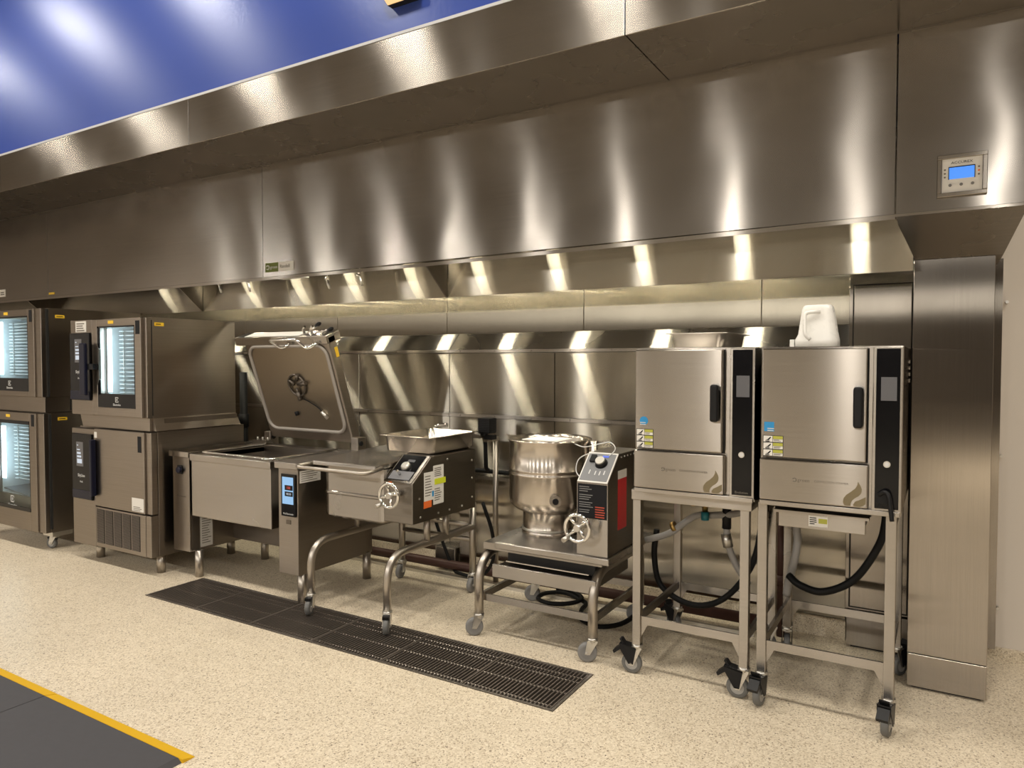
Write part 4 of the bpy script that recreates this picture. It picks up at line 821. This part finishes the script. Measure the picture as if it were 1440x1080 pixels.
# pipes along the wall
bm = B(); cyl(bm, (-5.6,4.30,.075), (-.9,4.30,.075), .034, 12); tag(obj('floor_pipe', bm, COPPER), 'dark red pipe running low along the wall behind the stands', 'pipe')
bm = B(); box(bm, -5.6, -.9, 4.22, 4.236, .0, .022); tag(obj('floor_channel', bm, ZINC), 'thin steel angle lying on the floor before the red pipe', 'channel')
sb = thing('junction_box', 'small steel junction box on the wall foot behind the skillet', 'box', (-3.22,4.40,.02)); obj('case', box(B(), -3.31, -3.125, 4.36, PY, .03, .18), S_BOX, sb, .004); obj('lid', box(B(), -3.30, -3.135, 4.354, 4.36, .04, .17), DKSTEEL, sb, .003); obj('riser_channel', box(B(), -3.11, -3.0, 4.40, PY, .03, .72), S_V, sb, .003); obj('mount', box(B(), -3.25,-3.18,4.40,4.44,0,.03), ZINC, sb)
vp = thing('black_pipe', 'upright black pipe with a side branch behind the braising pan lid', 'pipe', (-5.35,4.3,0)); bm = B(); cyl(bm, (-5.44,4.3,.0), (-5.44,4.3,1.50), .034, 12); obj('riser', bm, RUBBER, vp); bm = B(); cyl(bm, (-5.44,4.3,1.06), (-5.9,4.3,1.06), .030, 12); obj('branch', bm, RUBBER, vp); bm = B(); cyl(bm, (-5.44,4.3,1.0), (-5.44,4.3,1.12), .045, 12); obj('fitting', bm, RUBBER, vp)

# ================================================================== steamers on stands
def flame(parent, x, z, Y, s):
    """printed flame / drop emblem"""
    f = lambda pts: prism(B(), [(x+a*s,Y-.0008,z+b*s) for a, b in pts], (0,.0008,0))
    L = [(.62,1.),(.60,.86),(.52,.72),(.36,.58),(.16,.44),(.04,.28),(.02,.12),(.08,.0),(.34,.0),(.34,.08),(.38,.2),(.5,.32),(.66,.42),(.76,.55),(.78,.7),(.72,.84)]
    Rr = [(.42,.0),(.40,.08),(.48,.19),(.66,.28),(.86,.40),(.86,.12),(.74,.02),(.6,-.02)]
    e = obj('emblem', f([(a*.9,b) for a, b in L]), FLAME, parent); obj('emblem', f([(a*.98,b) for a, b in Rr]), FLAME, parent)
def steamer(label, x0, x1, first):
    t = thing('steamer', label, 'steamer', ((x0+x1)/2,3.7,.957)); yf, yb, z0, z1 = 3.32, 4.12, .96, 1.664
    obj('body', box(B(), x0, x1, yf, yb, z0, z1), S_BOX, t, .004)
    xd = x0+.432                                               # door edge
    D = obj('door', box(B(), x0+.012, xd, yf-.04, yf-.004, 1.178, z1-.008), S_DOOR, t, .006)
    obj('door_gap', box(B(), x0+.016, xd+.004, yf-.006, yf, 1.174, z1-.01), DARKV, t)
    P = obj('lower_panel', box(B(), x0+.004, xd+.008, yf-.035, yf, .985, 1.168), S_DOOR, t, .006)
    obj('sill', box(B(), x0+.004, x1-.004, yf-.03, yf, z0, .982), S_BOX, t, .003)
    ca, cb = x1-.098, x1-.01
    obj('panel_frame', box(B(), ca-.012, cb+.010, yf-.022, yf, .972, z1-.004), S_BOX, t, .003)
    C = obj('control_panel', box(B(), ca, cb, yf-.026, yf-.01, .99, z1-.012), BLACKG, t, .002)
    obj('screen', box(B(), ca+.018, cb-.012, yf-.0275, yf-.026, 1.438, 1.535), SCREEN_D, C)
    kc = Vector(((ca+cb)/2,yf-.026,1.176)); bm = B(); cyl(bm, kc, kc+Vector((0,-.006,0)), .0135, 16); k = obj('power_button', bm, ZINC, C); bm = B(); cyl(bm, kc, kc+Vector((0,-.0075,0)), .009, 14); obj('button_cap', bm, LITE, k)
    text('lettering', 'Evolution', .0155, ((ca+cb)/2,yf-.0262,1.003), RY, GINK if first else INK, C, align='CENTER')
    H = obj('handle', box(B(), xd-.05, xd-.012, yf-.075, yf-.045, 1.322, 1.494), BLACK, D, .012, 3); obj('handle_mount', box(B(), xd-.04, xd-.022, yf-.05, yf-.036, 1.35, 1.46), BLACK, D)
    Y = yf-.035
    text('lettering', 'groen', .021, (x0+.165,Y-.0006,1.083), RY, GINK, P); text('lettering', 'CONVECTION STEAMER', .0125, (x0+.232,Y-.0006,1.083), RY, GINK, P, sx=.98)
    bm = B(); tube(bm, [(x0+.152+.0075*math.cos(a),Y-.001,1.083+.0075*math.sin(a)) for a in [k*PI/6-2.5 for k in range(11)]], .0018, 5); obj('lettering', bm, GINK, P)
    flame(P, xd-.088, .992, Y, .105)
    # door stickers
    Y = yf-.04; sx = x0+.020
    if first: bm = B(); cyl(bm, (sx+.037,Y,1.312), (sx+.037,Y-.0012,1.312), .021, 20); b = obj('sticker', bm, BLUES, D)
    else: b = obj('sticker', box(B(), sx+.004, sx+.046, Y-.0012, Y, 1.29, 1.332), BLUES, D)
    lines_y('sticker_print', sx+.018, sx+.05, 1.305, .009, 2, Y-.0012, LITE, b, .0035, .2)
    for k in range(3):
        z = 1.242-k*.0305; s = obj('sticker', box(B(), sx, sx+.085, Y-.0012, Y, z, z+.0305), INK, D)
        obj('pictogram_field', box(B(), sx+.002, sx+.040, Y-.0018, Y-.0012, z+.002, z+.0285), WHITE, s)
        obj('hazard_field', box(B(), sx+.042, sx+.083, Y-.0018, Y-.0012, z+.0155, z+.0285), OLIVE, s); obj('text_field', box(B(), sx+.042, sx+.083, Y-.0018, Y-.0012, z+.002, z+.0145), WHITE, s)
        bm = B(); prism(bm, [(sx+.010,Y-.0018,z+.010),(sx+.020,Y-.0018,z+.014),(sx+.031,Y-.0018,z+.025),(sx+.034,Y-.0018,z+.021),(sx+.024,Y-.0018,z+.009)], (0,-.0005,0)); box(bm, sx+.010, sx+.028, Y-.0023, Y-.0018, z+.003, z+.007); obj('pictogram', bm, INK, s)
        lines_y('sticker_text', sx+.045, sx+.080, z+.0125, .0045, 2, Y-.0018, GINK, s, .002)
    return t, D, C
s1x, s2x = -1.282, -.688
S1, D1, C1 = steamer('steel convection steamer with a bright metal pan on top', s1x, -.710, True)
S2, D2, C2 = steamer('steel convection steamer with an upturned white jug on top', s2x, -.126, False)
bm = B(); tube(bm, smooth([(-.205,3.285,1.05),(-.185,3.27,1.065),(-.17,3.262,1.05),(-.162,3.258,1.0),(-.156,3.255,.95)]), [.006]*12+[.008]*13 if False else .009, 8); obj('drain_lever', bm, BLACK, S2)
obj('lever_base', box(B(), -.215, -.175, 3.284, 3.294, 1.015, 1.06), BLACK, S2)
obj('side_vent', (lambda bm: [box(bm, -.1262, -.121, 3.9, 3.98, 1.50+k*.03, 1.515+k*.03) for k in range(4)] and bm)(B()), S_DOOR, S2)
hotel_pan('bright metal hotel pan lying on top of a steamer', -1.237, -.905, 3.60, 4.10, 1.666, 1.742, ALU)
def stand(label, lx, rx, ztop, x0, x1, heads, first):
    t = thing('equipment_stand', label, 'stand', ((lx+rx)/2,3.75,0)); w = .021; yf, yb = 3.42, 4.07
    L0 = {}
    for i, (x, y) in enumerate(((lx,yf),(rx,yf),(lx,yb),(rx,yb))):
        obj('leg', box(B(), x-w, x+w, y-w, y+w, .148, ztop), S_BOX, t, .003); caster(t, x, y, .148, .052, heads[i], 'brake')
    for y in (yf, yb): 
        prism(bm := B(), [(lx+w,y-.008,.303),(rx-w,y-.008,.303),(rx-w,y-.008,.195),(rx-w-.035,y-.008,.262),(lx+w+.035,y-.008,.262),(lx+w,y-.008,.195)], (0,.012,0)); obj('lower_rail', bm, S_BOX, t)
    for x in (lx, rx): obj('side_rail', box(B(), x-.008, x+.008, yf+w, yb-w, .262, .303), DKSTEEL if first else S_BOX, t)
    if first:
        obj('top_frame', box(B(), x0, x1, 3.375, 3.395, ztop-.048, ztop+.004), S_BOX, t, .003)
        for x in (x0, x1-.02): obj('top_frame', box(B(), x, x+.02, 3.395, 4.12, ztop-.048, ztop+.004), S_BOX, t, .003)
        obj('top_frame', box(B(), x0, x1, 4.10, 4.12, ztop-.048, ztop+.004), S_BOX, t, .003)
        obj('top_shelf', box(B(), x0+.02, x1-.02, 3.395, 4.10, ztop-.006, ztop+.002), S_BOX, t)
    else:
        obj('top_shelf', box(B(), x0, x1, 3.36, 4.12, ztop-.002, ztop+.004), S_BOX, t)
        obj('top_frame', box(B(), lx-w, lx+w, yf, yb, ztop-.05, ztop-.002), S_BOX, t); obj('top_frame', box(B(), rx-w, rx+w, yf, yb, ztop-.05, ztop-.002), S_BOX, t)
    return t
R_ = math.radians
T1 = stand('square-tube steel stand on casters under the steamer with the metal pan', -1.305, -.772, .952, -1.325, -.735, (R_(185),R_(180),R_(150),R_(200)), True)
T2 = stand('square-tube steel stand with a drip drawer under the steamer with the jug', -.692, -.166, .952, -.70, -.13, (R_(262),R_(262),R_(100),R_(60)), False)
dd = obj('drip_drawer', box(B(), -.632, -.268, 3.45, 3.47, .838, .905), S_BOX, T2, .003); obj('drawer_flange', box(B(), -.648, -.252, 3.43, 3.47, .905, .917), S_DOOR, dd); obj('drawer_tray', box(B(), -.62, -.28, 3.47, 4.0, .845, .90), DKSTEEL, dd); obj('drawer_slot', box(B(), -.648, -.248, 3.462, 3.9, .918, .944), DARKV, dd)
s = obj('sticker', box(B(), -.50, -.42, 3.4485, 3.45, .852, .902), WHITE, dd); obj('hazard_field', box(B(), -.458, -.422, 3.448, 3.4485, .868, .89), OLIVE, s); lines_y('sticker_text', -.495, -.465, .893, .009, 4, 3.4485, INK, s, .004)
# jug
t = thing('plastic_jug', 'upturned white plastic jug on top of a steamer', 'jug', (-.50,3.62,1.666)); jx, jy, z0, hgt = -.498, 3.63, 1.666, .197
bm = B(); R = []
for h, sx, sy, dx in ((0,.103,.085,0),(.035,.102,.085,0),(.06,.092,.08,.004),(.12,.083,.073,.003),(.175,.074,.066,.002),(.19,.069,.062,.003),(.197,.060,.055,.004)):
    ring = []
    for k in range(32):
        a = 2*PI*k/32; c, s = math.cos(a), math.sin(a); e = 1/((abs(c)**4+abs(s)**4)**.25); bul = 1
        if -2.2 < (a if a < PI else a-2*PI) < -1.0 and .03 < h < .18: bul = .9          # recessed front panel
        ring.append(bm.verts.new((jx+dx+sx*c*e*.93, jy+sy*s*e*.93*bul, z0+h)))
    R.append(ring)
for a, b in zip(R, R[1:]):
    for k in range(32): bm.faces.new([a[k], a[(k+1) % 32], b[(k+1) % 32], b[k]]).smooth = True
bm.faces.new(R[0][::-1]); bm.faces.new(R[-1]); jb = obj('jug_body', bm, PITCH_M, t)
prism(bm := B(), [(jx-.095,jy-.05,z0+.002),(jx-.118,jy-.03,z0+.002),(jx-.118,jy+.03,z0+.002),(jx-.095,jy+.05,z0+.002)], (0,0,.035)); obj('pouring_spout', bm, PITCH_M, t)
bm = B(); tube(bm, fillet([(jx+.02,jy-.068,z0+.165),(jx-.045,jy-.085,z0+.16),(jx-.04,jy-.095,z0+.055),(jx-.02,jy-.085,z0+.035)], .02, 5), .009, 8); obj('jug_handle', bm, PITCH_M, t)
# hoses
def hose(par, name, pts, r, mat, fit=()):
    bm = B(); tube(bm, smooth(pts), r, 10); o = obj(name, bm, mat, par)
    for p0, p1, rr, m in fit: bm = B(); cyl(bm, p0, p1, rr, 10); obj('fitting', bm, m, o)
hose(T2, 'water_hose', [(-.215,3.9,.948),(-.215,3.9,.82),(-.245,3.9,.69),(-.35,3.9,.51),(-.49,3.9,.425),(-.60,3.9,.44),(-.665,3.93,.475)], .019, RUBBER)
hose(T1, 'water_hose', [(-1.40,3.97,.62),(-1.41,3.96,.46),(-1.36,3.95,.295),(-1.18,3.95,.22),(-1.0,3.95,.29),(-.85,3.95,.51),(-.80,3.95,.80),(-.80,3.95,.948)], .017, RUBBER)
hose(T1, 'drain_hose', [(-1.44,3.9,.567),(-1.30,3.9,.625),(-1.16,3.9,.735),(-1.05,3.9,.755),(-.93,3.88,.78),(-.86,3.8,.83),(-.82,3.78,.948)], .019, GREYH, fit=[((-1.285,3.9,.66),(-1.265,3.9,.67),.03,BRASS)])
hose(T1, 'drain_hose', [(-.98,3.9,.948),(-.98,3.9,.70),(-.97,3.9,.60),(-.93,3.93,.48),(-.88,3.98,.38)], .018, GREYH, fit=[((-.98,3.9,.84),(-.98,3.9,.69),.024,BLACK),((-.985,3.9,.66),(-.97,3.9,.59),.027,ZINC)])
hose(T2, 'drain_hose', [(-.60,3.95,.948),(-.63,3.95,.75),(-.625,3.95,.66),(-.64,3.95,.55),(-.67,4.0,.44),(-.69,4.03,.34)], .020, GREYH)
for par, x, y, z, cap in ((T1,-1.09,3.87,.775,1),(T2,-.485,3.9,.80,1),(T1,-1.16,3.88,.80,0)):
    bm = B(); cyl(bm, (x,y,z), (x,y,.948), .016 if cap else .012, 10); v = obj('drain_valve', bm, BRASS, par)
    if cap: bm = B(); cyl(bm, (x,y,z-.045), (x,y,z), .022, 12); obj('valve_cap', bm, TEAL, v)
bm = B(); cyl(bm, (-.77,4.32,.0), (-.77,4.32,.93), .024, 12); cyl(bm, (-.77,4.32,.30), (-.77,4.32,.36), .034, 12); tag(obj('copper_riser', bm, COPPER), 'upright dark copper pipe behind the stand legs', 'pipe')
t = thing('pipe_channel', 'upright steel conduit channel behind the stand with the drip drawer', 'channel', (-.84,4.36,0)); obj('channel', box(B(), -.90, -.82, 4.34, PY, .02, 1.6), S_V, t, .003); obj('foot', box(B(), -.89,-.83,4.36,4.44,0,.02), ZINC, t)
